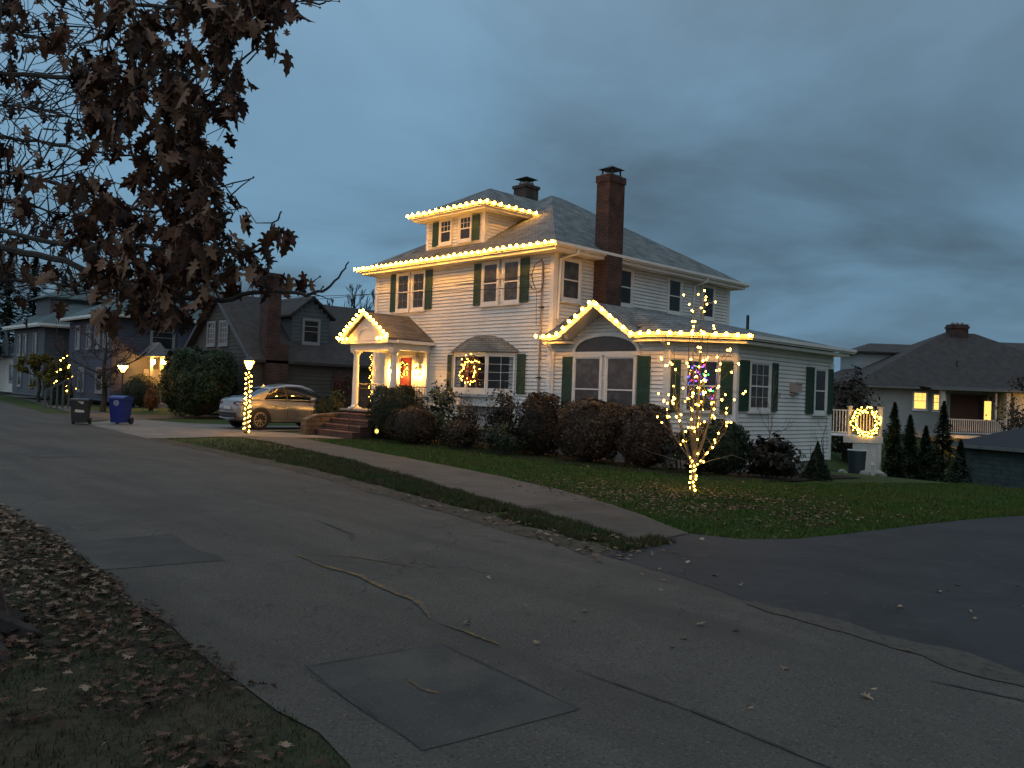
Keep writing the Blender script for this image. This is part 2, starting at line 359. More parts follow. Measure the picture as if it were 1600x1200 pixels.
# ================================================================ THE SETTING
def groundmat(name, cols, scales, rough=.95, bump=.5, bscale=60, road=False):
    m = bpy.data.materials.new(name); m.use_nodes = True; MATS[name] = m
    t = m.node_tree; b = t.nodes['Principled BSDF']; b.inputs['Roughness'].default_value = rough; b.inputs['Specular IOR Level'].default_value = .25
    tc = t.nodes.new('ShaderNodeTexCoord'); prev = None
    for i, (c, s_, lo, hi) in enumerate(cols):
        if prev is None: prev = c; continue
        n = t.nodes.new('ShaderNodeTexNoise'); n.inputs['Scale'].default_value = s_; n.inputs['Detail'].default_value = 7; n.inputs['Roughness'].default_value = .62
        mp = t.nodes.new('ShaderNodeMapping'); mp.inputs['Location'].default_value = (i*7.3, i*3.1, 0); t.links.new(tc.outputs['Object'], mp.inputs[0]); t.links.new(mp.outputs[0], n.inputs['Vector'])
        mr = t.nodes.new('ShaderNodeMapRange'); mr.inputs[1].default_value = lo; mr.inputs[2].default_value = hi; t.links.new(n.outputs[0], mr.inputs[0])
        x = t.nodes.new('ShaderNodeMix'); x.data_type = 'RGBA'; t.links.new(mr.outputs[0], x.inputs[0])
        if isinstance(prev, tuple): x.inputs[6].default_value = (*prev, 1)
        else: t.links.new(prev, x.inputs[6])
        x.inputs[7].default_value = (*c, 1); prev = x.outputs[2]
    if road:      # tyre-worn streaks along the street, and a fine web of cracks
        def mixc(fac, col):
            x = t.nodes.new('ShaderNodeMix'); x.data_type = 'RGBA'; t.links.new(fac, x.inputs[0]); t.links.new(_pv[0], x.inputs[6]); x.inputs[7].default_value = (*col, 1); _pv[0] = x.outputs[2]
        def mth(op, a, b_=None, clamp=False):
            q = t.nodes.new('ShaderNodeMath'); q.operation = op; q.use_clamp = clamp
            for i, v in enumerate((a, b_)):
                if v is None: continue
                if isinstance(v, (int, float)): q.inputs[i].default_value = v
                else: t.links.new(v, q.inputs[i])
            return q.outputs[0]
        _pv = [prev]; globals()['_pv'] = _pv
        mp = t.nodes.new('ShaderNodeMapping'); mp.inputs['Rotation'].default_value = (0, 0, math.radians(6)); mp.inputs['Scale'].default_value = (.16, 1.5, 1); t.links.new(tc.outputs['Object'], mp.inputs[0])
        n = t.nodes.new('ShaderNodeTexNoise'); n.inputs['Scale'].default_value = 1.0; n.inputs['Detail'].default_value = 5; t.links.new(mp.outputs[0], n.inputs['Vector'])
        mr = t.nodes.new('ShaderNodeMapRange'); mr.inputs[1].default_value = .46; mr.inputs[2].default_value = .66; mr.inputs[4].default_value = .65; t.links.new(n.outputs[0], mr.inputs[0]); mixc(mr.outputs[0], (.055, .050, .043))
        n = t.nodes.new('ShaderNodeTexNoise'); n.inputs['Scale'].default_value = 1.7; n.inputs['Detail'].default_value = 8; t.links.new(tc.outputs['Object'], n.inputs['Vector'])
        wv = t.nodes.new('ShaderNodeVectorMath'); wv.operation = 'ADD'; t.links.new(tc.outputs['Object'], wv.inputs[0]); t.links.new(n.outputs['Color'], wv.inputs[1])
        vo = t.nodes.new('ShaderNodeTexVoronoi'); vo.feature = 'DISTANCE_TO_EDGE'; vo.inputs['Scale'].default_value = .42; t.links.new(wv.outputs[0], vo.inputs['Vector'])
        c1 = mth('LESS_THAN', vo.outputs['Distance'], .0045); n2 = t.nodes.new('ShaderNodeTexNoise'); n2.inputs['Scale'].default_value = .35; t.links.new(tc.outputs['Object'], n2.inputs['Vector'])
        c2 = mth('GREATER_THAN', n2.outputs[0], .52); mixc(mth('MULTIPLY', mth('MULTIPLY', c1, c2), .6), (.022, .021, .020))
        n3 = t.nodes.new('ShaderNodeTexNoise'); n3.inputs['Scale'].default_value = 2.6; n3.inputs['Detail'].default_value = 3; mp3 = t.nodes.new('ShaderNodeMapping'); mp3.inputs['Location'].default_value = (41, 7, 0); t.links.new(tc.outputs['Object'], mp3.inputs[0]); t.links.new(mp3.outputs[0], n3.inputs['Vector'])
        mr = t.nodes.new('ShaderNodeMapRange'); mr.inputs[1].default_value = .68; mr.inputs[2].default_value = .76; mr.inputs[4].default_value = .7; t.links.new(n3.outputs[0], mr.inputs[0]); mixc(mr.outputs[0], (.030, .028, .026))
        prev = _pv[0]
    t.links.new(prev, b.inputs['Base Color'])
    n = t.nodes.new('ShaderNodeTexNoise'); n.inputs['Scale'].default_value = bscale; n.inputs['Detail'].default_value = 6; t.links.new(tc.outputs['Object'], n.inputs['Vector'])
    bp = t.nodes.new('ShaderNodeBump'); bp.inputs['Strength'].default_value = bump; bp.inputs['Distance'].default_value = .02
    t.links.new(n.outputs[0], bp.inputs['Height']); t.links.new(bp.outputs[0], b.inputs['Normal'])
    return m
groundmat('lawn', [((.022, .035, .008),), ((.035, .040, .012), .5, .45, .62), ((.050, .036, .018), 1.7, .52, .66), ((.014, .018, .006), 9, .45, .7)] if False else [((.034, .064, .010), 1, 0, 1), ((.050, .068, .013), .5, .42, .62), ((.060, .048, .020), 1.6, .55, .70), ((.016, .024, .006), 11, .45, .7)], None, bump=.9, bscale=40)
groundmat('asphalt', [((.094, .083, .069), 1, 0, 1), ((.074, .066, .056), .35, .42, .62), ((.108, .095, .078), 1.3, .5, .7), ((.052, .048, .042), 5, .58, .74), ((.20, .185, .16), 60, .57, .69), ((.030, .029, .027), 48, .55, .65)], None, rough=.88, bump=.8, bscale=70, road=True)
groundmat('asphalt_new', [((.036, .038, .040), 1, 0, 1), ((.026, .028, .030), .8, .42, .62), ((.050, .050, .048), 3, .55, .7), ((.075, .075, .075), 70, .60, .70)], None, rough=.85, bump=.4, bscale=90)
groundmat('asphalt_patch', [((.060, .057, .051), 1, 0, 1), ((.046, .044, .040), 2, .42, .62), ((.082, .074, .063), 1.1, .50, .66), ((.13, .125, .11), 65, .58, .70)], None, rough=.86, bump=.45, bscale=80)
groundmat('walk', [((.100, .090, .078), 1, 0, 1), ((.072, .066, .058), 1.2, .42, .62), ((.15, .14, .12), 70, .58, .70)], None, rough=.9, bump=.4, bscale=80)
groundmat('concrete_drive', [((.20, .175, .15), 1, 0, 1), ((.15, .135, .12), .9, .42, .62), ((.10, .09, .08), 5, .58, .7)], None, rough=.9, bump=.3, bscale=70)
groundmat('dirt', [((.060, .048, .034), 1, 0, 1), ((.085, .07, .05), 2, .45, .6), ((.03, .025, .018), 12, .5, .66)], None, rough=.97, bump=.8, bscale=45)
groundmat('mulch', [((.018, .013, .009), 1, 0, 1), ((.032, .022, .015), 14, .45, .6)], None, rough=.97, bump=1.0, bscale=35)
def axis(dense0, dense1, step, far):
    a = []; x = dense0
    while x <= dense1+1e-6: a.append(round(x, 3)); x += step
    s = step
    lo, hi = a[0], a[-1]
    while lo > -far: s *= 1.45; lo -= s; a.insert(0, lo)
    s = step
    while hi < far: s *= 1.45; hi += s; a.append(hi)
    return a
gx = axis(-44, 8, .8, 700); gy = axis(-4, 46, .8, 700)
g = MB(); nx = len(gx)
for y in gy:
    for x in gx: g.v.append((x, y, ground_z(x, y)+.012*noise.noise(Vector((x*.6, y*.6, 0)))*min(1, 20/max(20, abs(x)+abs(y)))-.015))
for j in range(len(gy)-1):
    for i in range(nx-1):
        a = j*nx+i; g.f.append((a, a+1, a+1+nx, a+nx))
struct(g, 'ground', 'lawn').data.polygons.foreach_set('use_smooth', [True]*len(g.f))
def rough_line(pts, amp=.06, step=.45, seed=0):
    r = []
    for (x0, y0), (x1, y1) in zip(pts[:-1], pts[1:]):
        l = math.hypot(x1-x0, y1-y0); k = max(1, min(90, int(l/step)))
        for i in range(k):
            t = i/k; x = x0+(x1-x0)*t; y = y0+(y1-y0)*t
            o = amp*noise.noise(Vector((x*1.3+seed, y*1.3, seed)))*2 + amp*.5*noise.noise(Vector((x*5, y*5, seed+3)))
            r.append((x, y+o))
    r.append(pts[-1]); return r
def sheet(name, poly, dz, m, grid=2.0, kind='structure', parent=None, thick=0):
    bm = bmesh.new(); vs = [bm.verts.new((x, y, 0)) for x, y in poly]; bm.faces.new(vs)
    bmesh.ops.triangulate(bm, faces=bm.faces)
    xs = [p[0] for p in poly]; ys = [p[1] for p in poly]
    if grid:
        for ax, lo, hi in ((0, min(xs), max(xs)), (1, min(ys), max(ys))):
            c = math.ceil(lo/grid)*grid
            while c < hi:
                if -60 < c < 60:
                    no = (1, 0, 0) if ax == 0 else (0, 1, 0); pt = (c, 0, 0) if ax == 0 else (0, c, 0)
                    bmesh.ops.bisect_plane(bm, geom=bm.verts[:]+bm.edges[:]+bm.faces[:], plane_co=pt, plane_no=no)
                c += grid
    for v in bm.verts: v.co.z = ground_z(v.co.x, v.co.y)+dz
    for f in bm.faces:
        f.normal_update()
        if f.normal.z < 0: f.normal_flip()
    if thick:
        r = bmesh.ops.extrude_face_region(bm, geom=bm.faces[:])
        for v in r['geom']:
            if isinstance(v, bmesh.types.BMVert): v.co.z -= thick
        bmesh.ops.recalc_face_normals(bm, faces=bm.faces)
    me = bpy.data.meshes.new(name); bm.to_mesh(me); bm.free(); me.materials.append(MATS[m]); o = bpy.data.objects.new(name, me); sc.collection.objects.link(o)
    if kind: o['kind'] = kind
    return o
FAR = [(6, 4.6), (2, 5.45), (-1.4, 6.1), (-3.4, 6.5), (-5.4, 7.0), (-8.6, 7.68), (-14.9, 8.77), (-24.8, 9.5), (-36, 10.6), (-50, 12.3), (-64.5, 14.4), (-150, 24)]
NEAR = [(-150, 15), (-64, 8.2), (-30, 4.5), (-18, 3.1), (-12.4, 2.82), (-9.24, 2.69), (-6.82, 2.42), (-5.24, 2.31), (-3.95, 2.2), (-3.17, 2.09), (0, 1.75), (6, 1.2)]
far_r = rough_line(FAR, .07, .4, 1); near_r = rough_line(NEAR, .06, .35, 5)
sheet('road', far_r+near_r, .004, 'asphalt', 0)
groundmat('near_ground', [((.050, .042, .022), 1, 0, 1), ((.040, .046, .018), .8, .42, .6), ((.075, .050, .030), 3, .5, .66), ((.02, .017, .010), 12, .45, .7)], None, bump=1.0, bscale=30)
sheet('verge', rough_line([(-150, 14.9), (-64, 8.1), (-30, 4.4)], .1, 2, 4)[:-1]+[(x, y+.15) for x, y in near_r if -30 <= x <= 6]+[(6, -30), (-150, -30)], -.006, 'near_ground', 0)
# sandy strip where the road breaks into the verge
def band(line, o0, o1, seed, x0, x1):
    l = [p for p in line if x0 <= p[0] <= x1]
    a = [(x, y+o0+.05*noise.noise(Vector((x*2, seed, 0)))) for x, y in l]; b = [(x, y+o1+.13*noise.noise(Vector((x*1.1, seed+4, 0)))) for x, y in l]
    return a+b[::-1]
sheet('gutter_dirt', band(far_r, -.30, .22, 2, -25, -5.6), .008, 'dirt', 0)
groundmat('sand', [((.085, .074, .059), 1, 0, 1), ((.07, .062, .05), 6, .42, .6), ((.04, .038, .034), 14, .52, .66)], None, bump=.6)
sheet('sand_edge', rough_line([(-3.6, 6.36), (-2.6, 6.10), (-1.4, 5.84), (.5, 5.42), (5.5, 4.40)], .09, .10, 31)+rough_line([(5.5, 4.75), (.5, 5.78), (-1.4, 6.16), (-2.4, 6.34), (-3.6, 6.5)], .12, .10, 32), .0105, 'sand', 0)
# dark new driveway at the right, behind its neighbour the sidewalk
DR = [(-5.75, 7.0), (-5.95, 7.7), (-6.02, 8.3), (-5.95, 9.0), (-5.35, 9.25), (-4.95, 9.9), (-4.75, 11), (-4.45, 13), (-4.0, 15.8), (-3.4, 19), (-2.2, 24), (9, 24), (9, 4.2), (2, 5.4), (-1.4, 6.05), (-3.4, 6.45)]
sheet('driveway', rough_line(DR[:11], .05, .35, 9)+DR[11:-3]+[(9, 3.6)]+rough_line([(5, 4.62), (2, 5.22), (-1.4, 5.96), (-3.4, 6.40), (-5.2, 6.86)], .07, .15, 33), .0065, 'asphalt_new', 0 if False else 1.5)
SWN = [(-6.0, 7.97), (-8.4, 8.62), (-11.0, 9.3), (-16.5, 10.9), (-22.8, 12.1), (-24.6, 12.1)]
SWF = [(-25.0, 13.85), (-22.5, 13.62), (-16.7, 12.55), (-12.6, 11.75), (-9.63, 10.9), (-7.6, 9.95), (-6.0, 9.02)]
sheet('sidewalk', rough_line(SWN, .03, .4, 11)+rough_line(SWF, .03, .4, 12), .012, 'walk', 0)
sheet('front_walk', [(-25.3, 15.35), (-25.9, 15.2), (-27.6, 14.5), (-27.8, 13.2), (-25.0, 12.75), (-24.4, 13.75), (-23.6, 14.7), (-23.3, 15.5)][::-1], .016, 'concrete_drive', 0)
sheet('car_driveway', [(-24.6, 9.3), (-25.1, 11.7), (-25.0, 12.8), (-27.9, 13.3), (-28.0, 16), (-28.0, 30), (-31.4, 30), (-31.4, 16.5), (-33.5, 14.2), (-36, 13.6), (-36.2, 12.3), (-34.4, 11.0), (-34.0, 10.3)][::-1], .008, 'concrete_drive', 0)
sheet('far_sidewalk', rough_line([(-36, 12.2), (-43.4, 12.7), (-52, 14.0), (-64, 16), (-120, 24)], .04, .8, 3)+[(-120, 26), (-81, 20.4), (-50.8, 15.0), (-36.1, 13.7)], .010, 'walk', 0)
sheet('neighbor_driveway', [(-34.6, 10.35), (-36.2, 12.1), (-38, 16), (-38.5, 21), (-41.5, 21), (-41.5, 16), (-41.6, 12.4), (-42.5, 11.3)], .0065, 'asphalt_patch', 0)
sheet('mulch_bed', rough_line([(-22.9, 15.7), (-20, 15.6), (-17, 15.7), (-13.5, 15.6), (-10.6, 15.7), (-9.6, 16.4), (-9.3, 18.2), (-10.0, 21.5), (-10.5, 25.0)], .2, .5, 7)+[(-11.8, 25.2), (-11.8, 18.3), (-22.9, 18.3)], .012, 'mulch', 1.0)
sheet('sidewalk_patch', rough_line([(-5.9, 7.99), (-8.0, 8.54), (-8.9, 8.8), (-8.7, 10.4), (-7.6, 9.9), (-5.95, 8.98)], .04, .3, 21), .0155, 'asphalt_patch', 0)
# repairs, seams and the spray-painted lines on the road
sheet('road_patch', rough_line([(-4.44, 2.63), (-4.29, 3.6), (-2.94, 3.45), (-3.07, 2.48), (-4.44, 2.63)], .035, .12, 2)[:-1], .008, 'asphalt_patch', 0)
sheet('road_patch', rough_line([(-9.27, 2.66), (-9.22, 3.79), (-7.57, 3.58), (-7.8, 2.66), (-9.27, 2.66)], .09, .15, 3)[:-1], .008, 'asphalt_patch', 0)
sheet('road_patch', [(-21.0, 4.9), (-21.3, 6.0), (-19.3, 6.1), (-19.2, 5.0)], .008, 'asphalt_patch', 0)
groundmat('paint_worn', [((.21, .125, .042), 1, 0, 1), ((.085, .075, .062), 14, .42, .56)], None, rough=.85, bump=.5, bscale=70)
groundmat('tar', [((.035, .036, .038), 1, 0, 1), ((.07, .07, .07), 8, .5, .6)], None, rough=.8, bump=.3)
def ribbon(pts, wd, seed):
    q = []
    for i in range(len(pts)-1):
        for k in range(6):
            t = k/6; q.append(Vector((pts[i][0]*(1-t)+pts[i+1][0]*t, pts[i][1]*(1-t)+pts[i+1][1]*t)))
    q.append(Vector(pts[-1])); a = []; b = []
    for i, p in enumerate(q):
        d = (q[min(i+1, len(q)-1)]-q[max(i-1, 0)]).normalized(); n = Vector((-d.y, d.x)); e = min(1, .25+2.5*min(i, len(q)-1-i)/len(q))
        ww = wd*e*(.85+.9*noise.noise(Vector((i*.45, seed, 0)))); j = n*.012*noise.noise(Vector((i*.5, seed, 7)))
        a.append(tuple(p+n*ww/2+j)); b.append(tuple(p-n*ww/2+j))
    return a+b[::-1]
for i, (pts, wd) in enumerate([([(-7.44, 4.32), (-6.9, 4.25), (-6.33, 4.3), (-5.8, 4.2), (-5.3, 4.16), (-5.03, 4.04), (-4.82, 3.92)], .07), ([(-7.41, 4.48), (-7.0, 4.75), (-6.62, 4.86), (-6.2, 4.97)], .028),
        ([(-4.70, 3.9), (-4.39, 3.91), (-4.21, 3.9), (-4.03, 3.89)], .045), ([(-3.87, 3.0), (-3.7, 2.97), (-3.58, 3.0)], .028)]):
    sheet('spray_line', ribbon(pts, wd, i), .013, 'paint_worn', 0)
for i, (pts, wd) in enumerate([([(-3.4, 3.93), (-3.01, 3.92), (-2.46, 3.91), (-1.74, 3.83), (-.8, 3.6)], .022), ([(-1.9, 5.52), (-1.71, 5.56), (-1.38, 5.61), (-.6, 5.6)], .03), ([(-9.2, 5.6), (-8.2, 5.45), (-7.8, 5.2)], .05), ([(-4.29, 3.6), (-2.94, 3.45)], .013), ([(-4.44, 2.63), (-4.29, 3.6)], .011), ([(-4.44, 2.63), (-3.07, 2.48)], .011)]):
    sheet('tar_seam', ribbon(pts, wd, i+9), .0125, 'tar', 0)
# ================================================================ THE WHITE HOUSE
XC, XL, YF, YB = -17.3, -26.6, 18.4, 28.3
H = thing('white_house', 'white two-storey clapboard house with green shutters, outlined with warm lights, on the corner lot', 'house', (-21.9, 18.4, 0))
NF = Vector((0, -1, 0)); NR = Vector((1, 0, 0)); XP = Vector((1, 0, 0)); YP = Vector((0, 1, 0))
W = MB()
bay_hole = (XC and (-21.45+26.6), -19.1+26.6, 1.8, 2.93)
siding(W, (XL, YF), (XC, YF), .45, 6.12, NF, holes=[bay_hole])
siding(W, (XC, YF), (XC, YB), .45, 6.12, NR)
siding(W, (XC, YB), (XL, YB), .45, 6.12, (0, 1)); siding(W, (XL, YB), (XL, YF), .45, 6.12, (-1, 0))
W.build('wall', 'siding', H)
f = MB(); f.box((XL+.06, YF+.06, -.6), (XC-.06, YB-.06, .45)); f.build('foundation', 'concrete', H)
for x, y in ((XL, YF), (XC, YF), (XC, YB), (XL, YB)):
    t = MB(); sx = 1 if x == XC else -1; sy = -1 if y == YF else 1
    t.box((x-sx*.13, y+sy*.0, .45), (x+sx*.034, y+sy*.034, 6.12)); t.box((x-sx*.0, y-sy*.001, .45), (x+sx*.034, y-sy*.13, 6.12))
    t.build('corner_board', 'trim', H)
foot = [(XL-.45, YF-.45), (XC+.45, YF-.45), (XC+.45, YB+.45), (XL-.45, YB+.45)]
r = MB(); roof_mesh(r, hip(foot, .603, 6.25)); r.build('roof', 'shingle', H)
def gutter(pts, z, name='gutter', closed=False, par=H, wd=.12, h=.13):
    m = MB(); P = pts+[pts[0]] if closed else pts
    for a, b in zip(P[:-1], P[1:]):
        a, b = Vector((*a, z)), Vector((*b, z)); d = (b-a).normalized(); n = Vector((d.y, -d.x, 0))
        m.obox(a+n*.003-UP*h-d*wd*.0, (b-a)+d*wd*.98, n*wd*.6, UP*h*.35)
        m.obox(a+n*.003-UP*h*.65, (b-a)+d*wd, n*wd, UP*h*.65)
    return m.build(name, 'trim', par)
gutter(foot, 6.25, closed=True)
s_ = MB(); s_.box((XL-.44, YF-.44, 6.02), (XC+.44, YB+.44, 6.12)); s_.build('soffit', 'trim', H)
fr_ = MB()
fr_.box((XL-.02, YF-.024, 5.98), (XC+.02, YF-.001, 6.02)); fr_.build('frieze', 'trim', H)
# dormer
dx0, dx1, dy = -24.2, -21.08, 18.9
dn = MB(); siding(dn, (dx0, dy), (dx1, dy), 6.72, 7.86, NF, holes=())
def rz(y): return 6.25+.603*(y-(YF-.45))
for x_, n_ in ((dx1, (1, 0)), (dx0, (-1, 0))):
    siding(dn, (x_, dy), (x_, 21.6), 6.72, 7.86, n_, top=lambda z: (0, min(2.7, (YF-.45)+(z+.06-6.25)/.603-dy)))
D_ = dn.build('dormer', 'siding', H)
for x in (dx0, dx1):
    q = MB()
    s = -1 if x == dx0 else 1
    q.box((x-s*.1, dy-.034, 6.75), (x+s*.03, dy-.018, 7.86)); q.box((x+s*.0, dy-.0335, 6.78), (x+s*.034, dy+.10, 7.86)); q.build('corner_board', 'trim', D_)
q = MB(); q.box((dx0-.02, dy-.04, 6.66), (dx1+.02, dy-.001, 6.74)); q.build('sill_board', 'trim', D_)
df = [(dx0-.42, dy-.42), (dx1+.45, dy-.42), (dx1+.45, 23.3), (dx0-.42, 23.3)]
r = MB()
fac = hip(df, .57, 8.06, gable=(2,))
roof_mesh(r, fac); r.build('dormer_roof', 'shingle', D_)
gutter([(df[3][0], 21.0), df[0], df[1], (df[1][0], 20.98)], 8.07, 'dormer_gutter', par=D_)
q = MB(); q.box((df[0][0]+.01, df[0][1]+.01, 7.86), (df[1][0]-.01, 21.0, 7.94)); q.build('soffit', 'trim', D_)
for i, x in enumerate((-23.40, -22.33)):
    window(H, (x, dy-.016, 6.98), XP, NF, .58, .82, 'pane_dim', cols=3, rows=2, fr=.06, lab='small dormer window with divided upper sash' if i == 0 else None)
shutter(H, (-23.83, dy-.02, 6.96), XP, NF, .33, .88); shutter(H, (-21.66, dy-.02, 6.96), XP, NF, .36, .88)
# second floor windows
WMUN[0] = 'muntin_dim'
for i, x in enumerate((-25.17, -24.25)): window(H, (x, YF-.016, 4.62), XP, NF, .66, 1.30, 'pane_dim', cols=2, rows=2, lowcols=2, shut={'l': .36} if i == 0 else {'r': .36})
WMUN[0] = 'muntin'
for i, x in enumerate((-20.44, -19.46)): window(H, (x, YF-.016, 4.62), XP, NF, .68, 1.30, 'pane_curtain', rows=1, shut={'l': .38} if i == 0 else {'r': .38})
for y, wd, pm in ((18.76, .76, 'pane_curtain'), (21.5, .66, 'pane_dim'), (24.3, .72, 'pane_dark'), (26.45, .72, 'pane_dark')):
    window(H, (XC+.016, y, 4.66 if y < 20 else 4.78), YP, NR, wd, 1.2 if y < 20 else 1.15, pm, rows=1)
# chimneys
c = MB(); c.box((XC+.03, 20.22, 3.9), (XC+.56, 20.98, 8.62)); c.box((XC+.0, 20.19, 8.5), (XC+.59, 21.01, 8.72))
ch = c.build('chimney', 'brick', H); ch['label'] = 'tall dark red brick chimney on the side wall'
c = MB(); c.box((XC+.08, 20.30, 8.722), (XC+.50, 20.88, 8.78)); c.build('mortar_cap', 'concrete', ch)
c = MB(); zc_ = 8.95; cx_, cy_ = XC+.30, 20.6
c.add([(cx_-.31, cy_-.31, zc_), (cx_+.31, cy_-.31, zc_), (cx_+.31, cy_+.31, zc_), (cx_-.31, cy_+.31, zc_), (cx_, cy_, zc_+.16)], [(0, 1, 4), (1, 2, 4), (2, 3, 4), (3, 0, 4), (3, 2, 1, 0)])
for a in (-.2, .2):
    for b in (-.2, .2): c.box((cx_+a-.02, cy_+b-.02, 8.77), (cx_+a+.02, cy_+b+.02, zc_+.01))
c.build('chimney_cap', 'metal_dark', ch)
c = MB(); sx, sy, sz = -24.3, 24.0, 10.2
c.box((sx-.36, sy-.36, 8.4), (sx+.36, sy+.36, sz-.1)); c.box((sx-.41, sy-.41, sz-.1), (sx+.41, sy+.41, sz+.02)); c2 = c.build('chimney', 'brick_dark', H); c2['label'] = 'short square brick chimney behind the ridge'
c = MB(); c.box((sx-.22, sy-.22, sz+.022), (sx+.22, sy+.22, sz+.16)); c.build('flue', 'concrete', c2)
c = MB(); c.add([(sx-.36, sy-.36, sz+.3), (sx+.36, sy-.36, sz+.3), (sx+.36, sy+.36, sz+.3), (sx-.36, sy+.36, sz+.3), (sx, sy, sz+.46)], [(0, 1, 4), (1, 2, 4), (2, 3, 4), (3, 0, 4), (3, 2, 1, 0)])
for a in (-.17, .17):
    for b in (-.17, .17): c.box((sx+a-.015, sy+b-.015, sz+.15), (sx+a+.015, sy+b+.015, sz+.31))
c.build('chimney_cap', 'metal_dark', c2)
# ---- single-storey wing at the right
A0, A1, A2, A3 = (XC, YF), (-13.02, YF), (-11.74, 19.68), (-11.74, 25.35)
N45 = Vector((1, -1, 0)).normalized(); U45 = Vector((1, 1, 0)).normalized()
ch_len = (Vector(A2)-Vector(A1)).length
w2 = MB(); LW = 1.45
siding(w2, A0, A1, .35, 3.22, NF, holes=())
siding(w2, A1, A2, .35, 3.22, N45, holes=[(.50, 1.31, 1.42, 2.74)])
siding(w2, A2, A3, -.02, 3.22, NR); siding(w2, A3, (XC, 25.35), -.02, 3.22, (0, 1))
# gable front above the arch
gx0, gx1, gz0, gz1 = -16.35, -13.95, 3.22, 4.16
siding(w2, (-15.15-1.6, YF), (-15.15+1.6, YF), 3.22, 4.26, NF, .104, top=lambda z: (1.6-min(1.5, (4.24-z)*1.494), 1.6+min(1.5, (4.24-z)*1.494)))
w2.build('wing_wall', 'siding', H)
f = MB(); f.prism([(XC, YF+.05, -.6), (A1[0], YF+.05, -.6), (A2[0]-.05, A2[1]+.05, -.6), (A3[0]-.05, 25.3, -.6), (XC, 25.3, -.6)], (0, 0, .58)); f.box((XC, YF+.05, -.03), (A1[0], YF+1, .36)); f.prism([(A1[0]+.002, YF+.052, -.015), (A2[0]-.06, A2[1]+.04, -.015), (A2[0]-.06, A2[1]+.9, -.015), (A1[0]+.002, YF+1.9, -.015)], (0, 0, .372)); f.build('foundation', 'concrete', H)
for (x, y), u, n in ((A1, XP, NF), (A1, -U45, N45), (A2, U45, N45), (A2, -YP, NR), (A3, YP, NR)):
    t = MB(); p = Vector((x, y, -.02 if y > 19 else .35)); t.obox(p+n*.0-u*.12, u*.145, n*.034, UP*(3.22-p.z)); t.build('corner_board', 'trim', H)
wf = [(XC, 18.0), (-12.86, 18.0), (-11.34, 19.52), (-11.34, 25.75), (XC, 25.75)]
r = MB(); pl = [(XC, 18.0, 0, 1, .58, 3.45), (-12.86, 18.0, -1, 1, .33, 3.45), (-11.34, 20, -1, 0, .213, 3.45), (-12, 25.75, 0, -1, .95, 3.45)]
wl_ = [(XC, 18.0), (-16.42, 18.0), (-16.42, 25.75), (XC, 25.75)]; wm_ = [(-16.42, 18.46), (-13.88, 18.46), (-13.88, 25.75), (-16.42, 25.75)]; wr_ = [(-13.88, 18.0), (-12.86, 18.0), (-11.34, 19.52), (-11.34, 25.75), (-13.88, 25.75)]
wfac = roof_facets(wl_, pl)+roof_facets(wm_, pl)+roof_facets(wr_, pl); roof_mesh(r, wfac)
px0 = -15.15; gw = 1.27; gpk = 4.27; ybk = 18.0+(gpk-3.45)/.58+.3
for s in (-1, 1):   # the small gable's own roof
    a = Vector((px0+s*gw, 17.82, 3.42)); b = Vector((px0, 17.82, gpk)); c_ = Vector((px0, ybk, gpk)); d = Vector((px0+s*gw, 18.6, 3.42))
    pts = [a, b, c_, d] if s < 0 else [a, d, c_, b]
    r.prism([p-UP*.0 for p in pts], (0, 0, .06))
r.build('wing_roof', 'shingle', H)
rk = MB()
for s in (-1, 1):
    a = Vector((px0+s*(gw+.06), 17.80, 3.36)); b = Vector((px0, 17.80, gpk+.02)); rk.bar(a, b, .05, .15, up=(0, 1, 0)) if False else rk.prism([a-UP*.06, a+UP*.10, b+UP*.10, b-UP*.09], (0, -.05, 0))
    rk.prism([a+Vector((0, .01, -.03)), b+Vector((0, .01, -.06)), b+Vector((0, .6, -.06)), a+Vector((0, .6, -.03))], (0, 0, .02))
rk.build('rake_board', 'trim', H)
gutter([(XC, 18.0), (-16.42, 18.0)], 3.45, 'wing_gutter'); gutter([(-13.86, 18.0), (-12.86, 18.0), (-11.34, 19.52), (-11.34, 25.8)], 3.45, 'wing_gutter')
q = MB(); q.prism([(XC, 18.02, 3.22), (-16.4, 18.02, 3.22), (-16.4, 18.4, 3.22), (XC, 18.4, 3.22)], (0, 0, .08)); q.prism([(-13.9, 18.02, 3.22), (-12.87, 18.02, 3.22), (-11.36, 19.53, 3.22), (-11.36, 25.7, 3.22), (-12.2, 25.7, 3.22), (-12.2, 19.7, 3.22), (-13.3, 18.6, 3.22), (-13.9, 18.6, 3.22)], (0, 0, .08)); q.build('soffit', 'trim', H)
# tall twin windows with arched transom
for x in (-16.28, -15.07):
    window(H, (x, YF-.016, .98), XP, NF, .98, 1.84, 'pane_curtain', cols=1, rows=1, fr=.06, lab='tall wing window with pale curtain')
shutter(H, (-16.76, YF-.02, .96), XP, NF, .40, 1.94); shutter(H, (-13.98, YF-.02, .96), XP, NF, .42, 1.94)
ac = Vector((px0, YF-.016, 2.98)); aw, ah = 1.13, .44; K = 22
m = MB(); m2 = MB(); g = MB(); arc = [(math.cos(math.pi*i/K), math.sin(math.pi*i/K)) for i in range(K+1)]
for (c0, s0), (c1, s1) in zip(arc[:-1], arc[1:]):
    def P(c, s, e, y): return ac+Vector((c*(aw+e), -y, s*(ah+e)))
    m.add([P(c0, s0, 0, 0), P(c0, s0, .11, 0), P(c1, s1, .11, 0), P(c1, s1, 0, 0), P(c0, s0, 0, .06), P(c0, s0, .11, .06), P(c1, s1, .11, .06), P(c1, s1, 0, .06)], [(4, 5, 6, 7), (1, 2, 6, 5), (0, 4, 7, 3)])
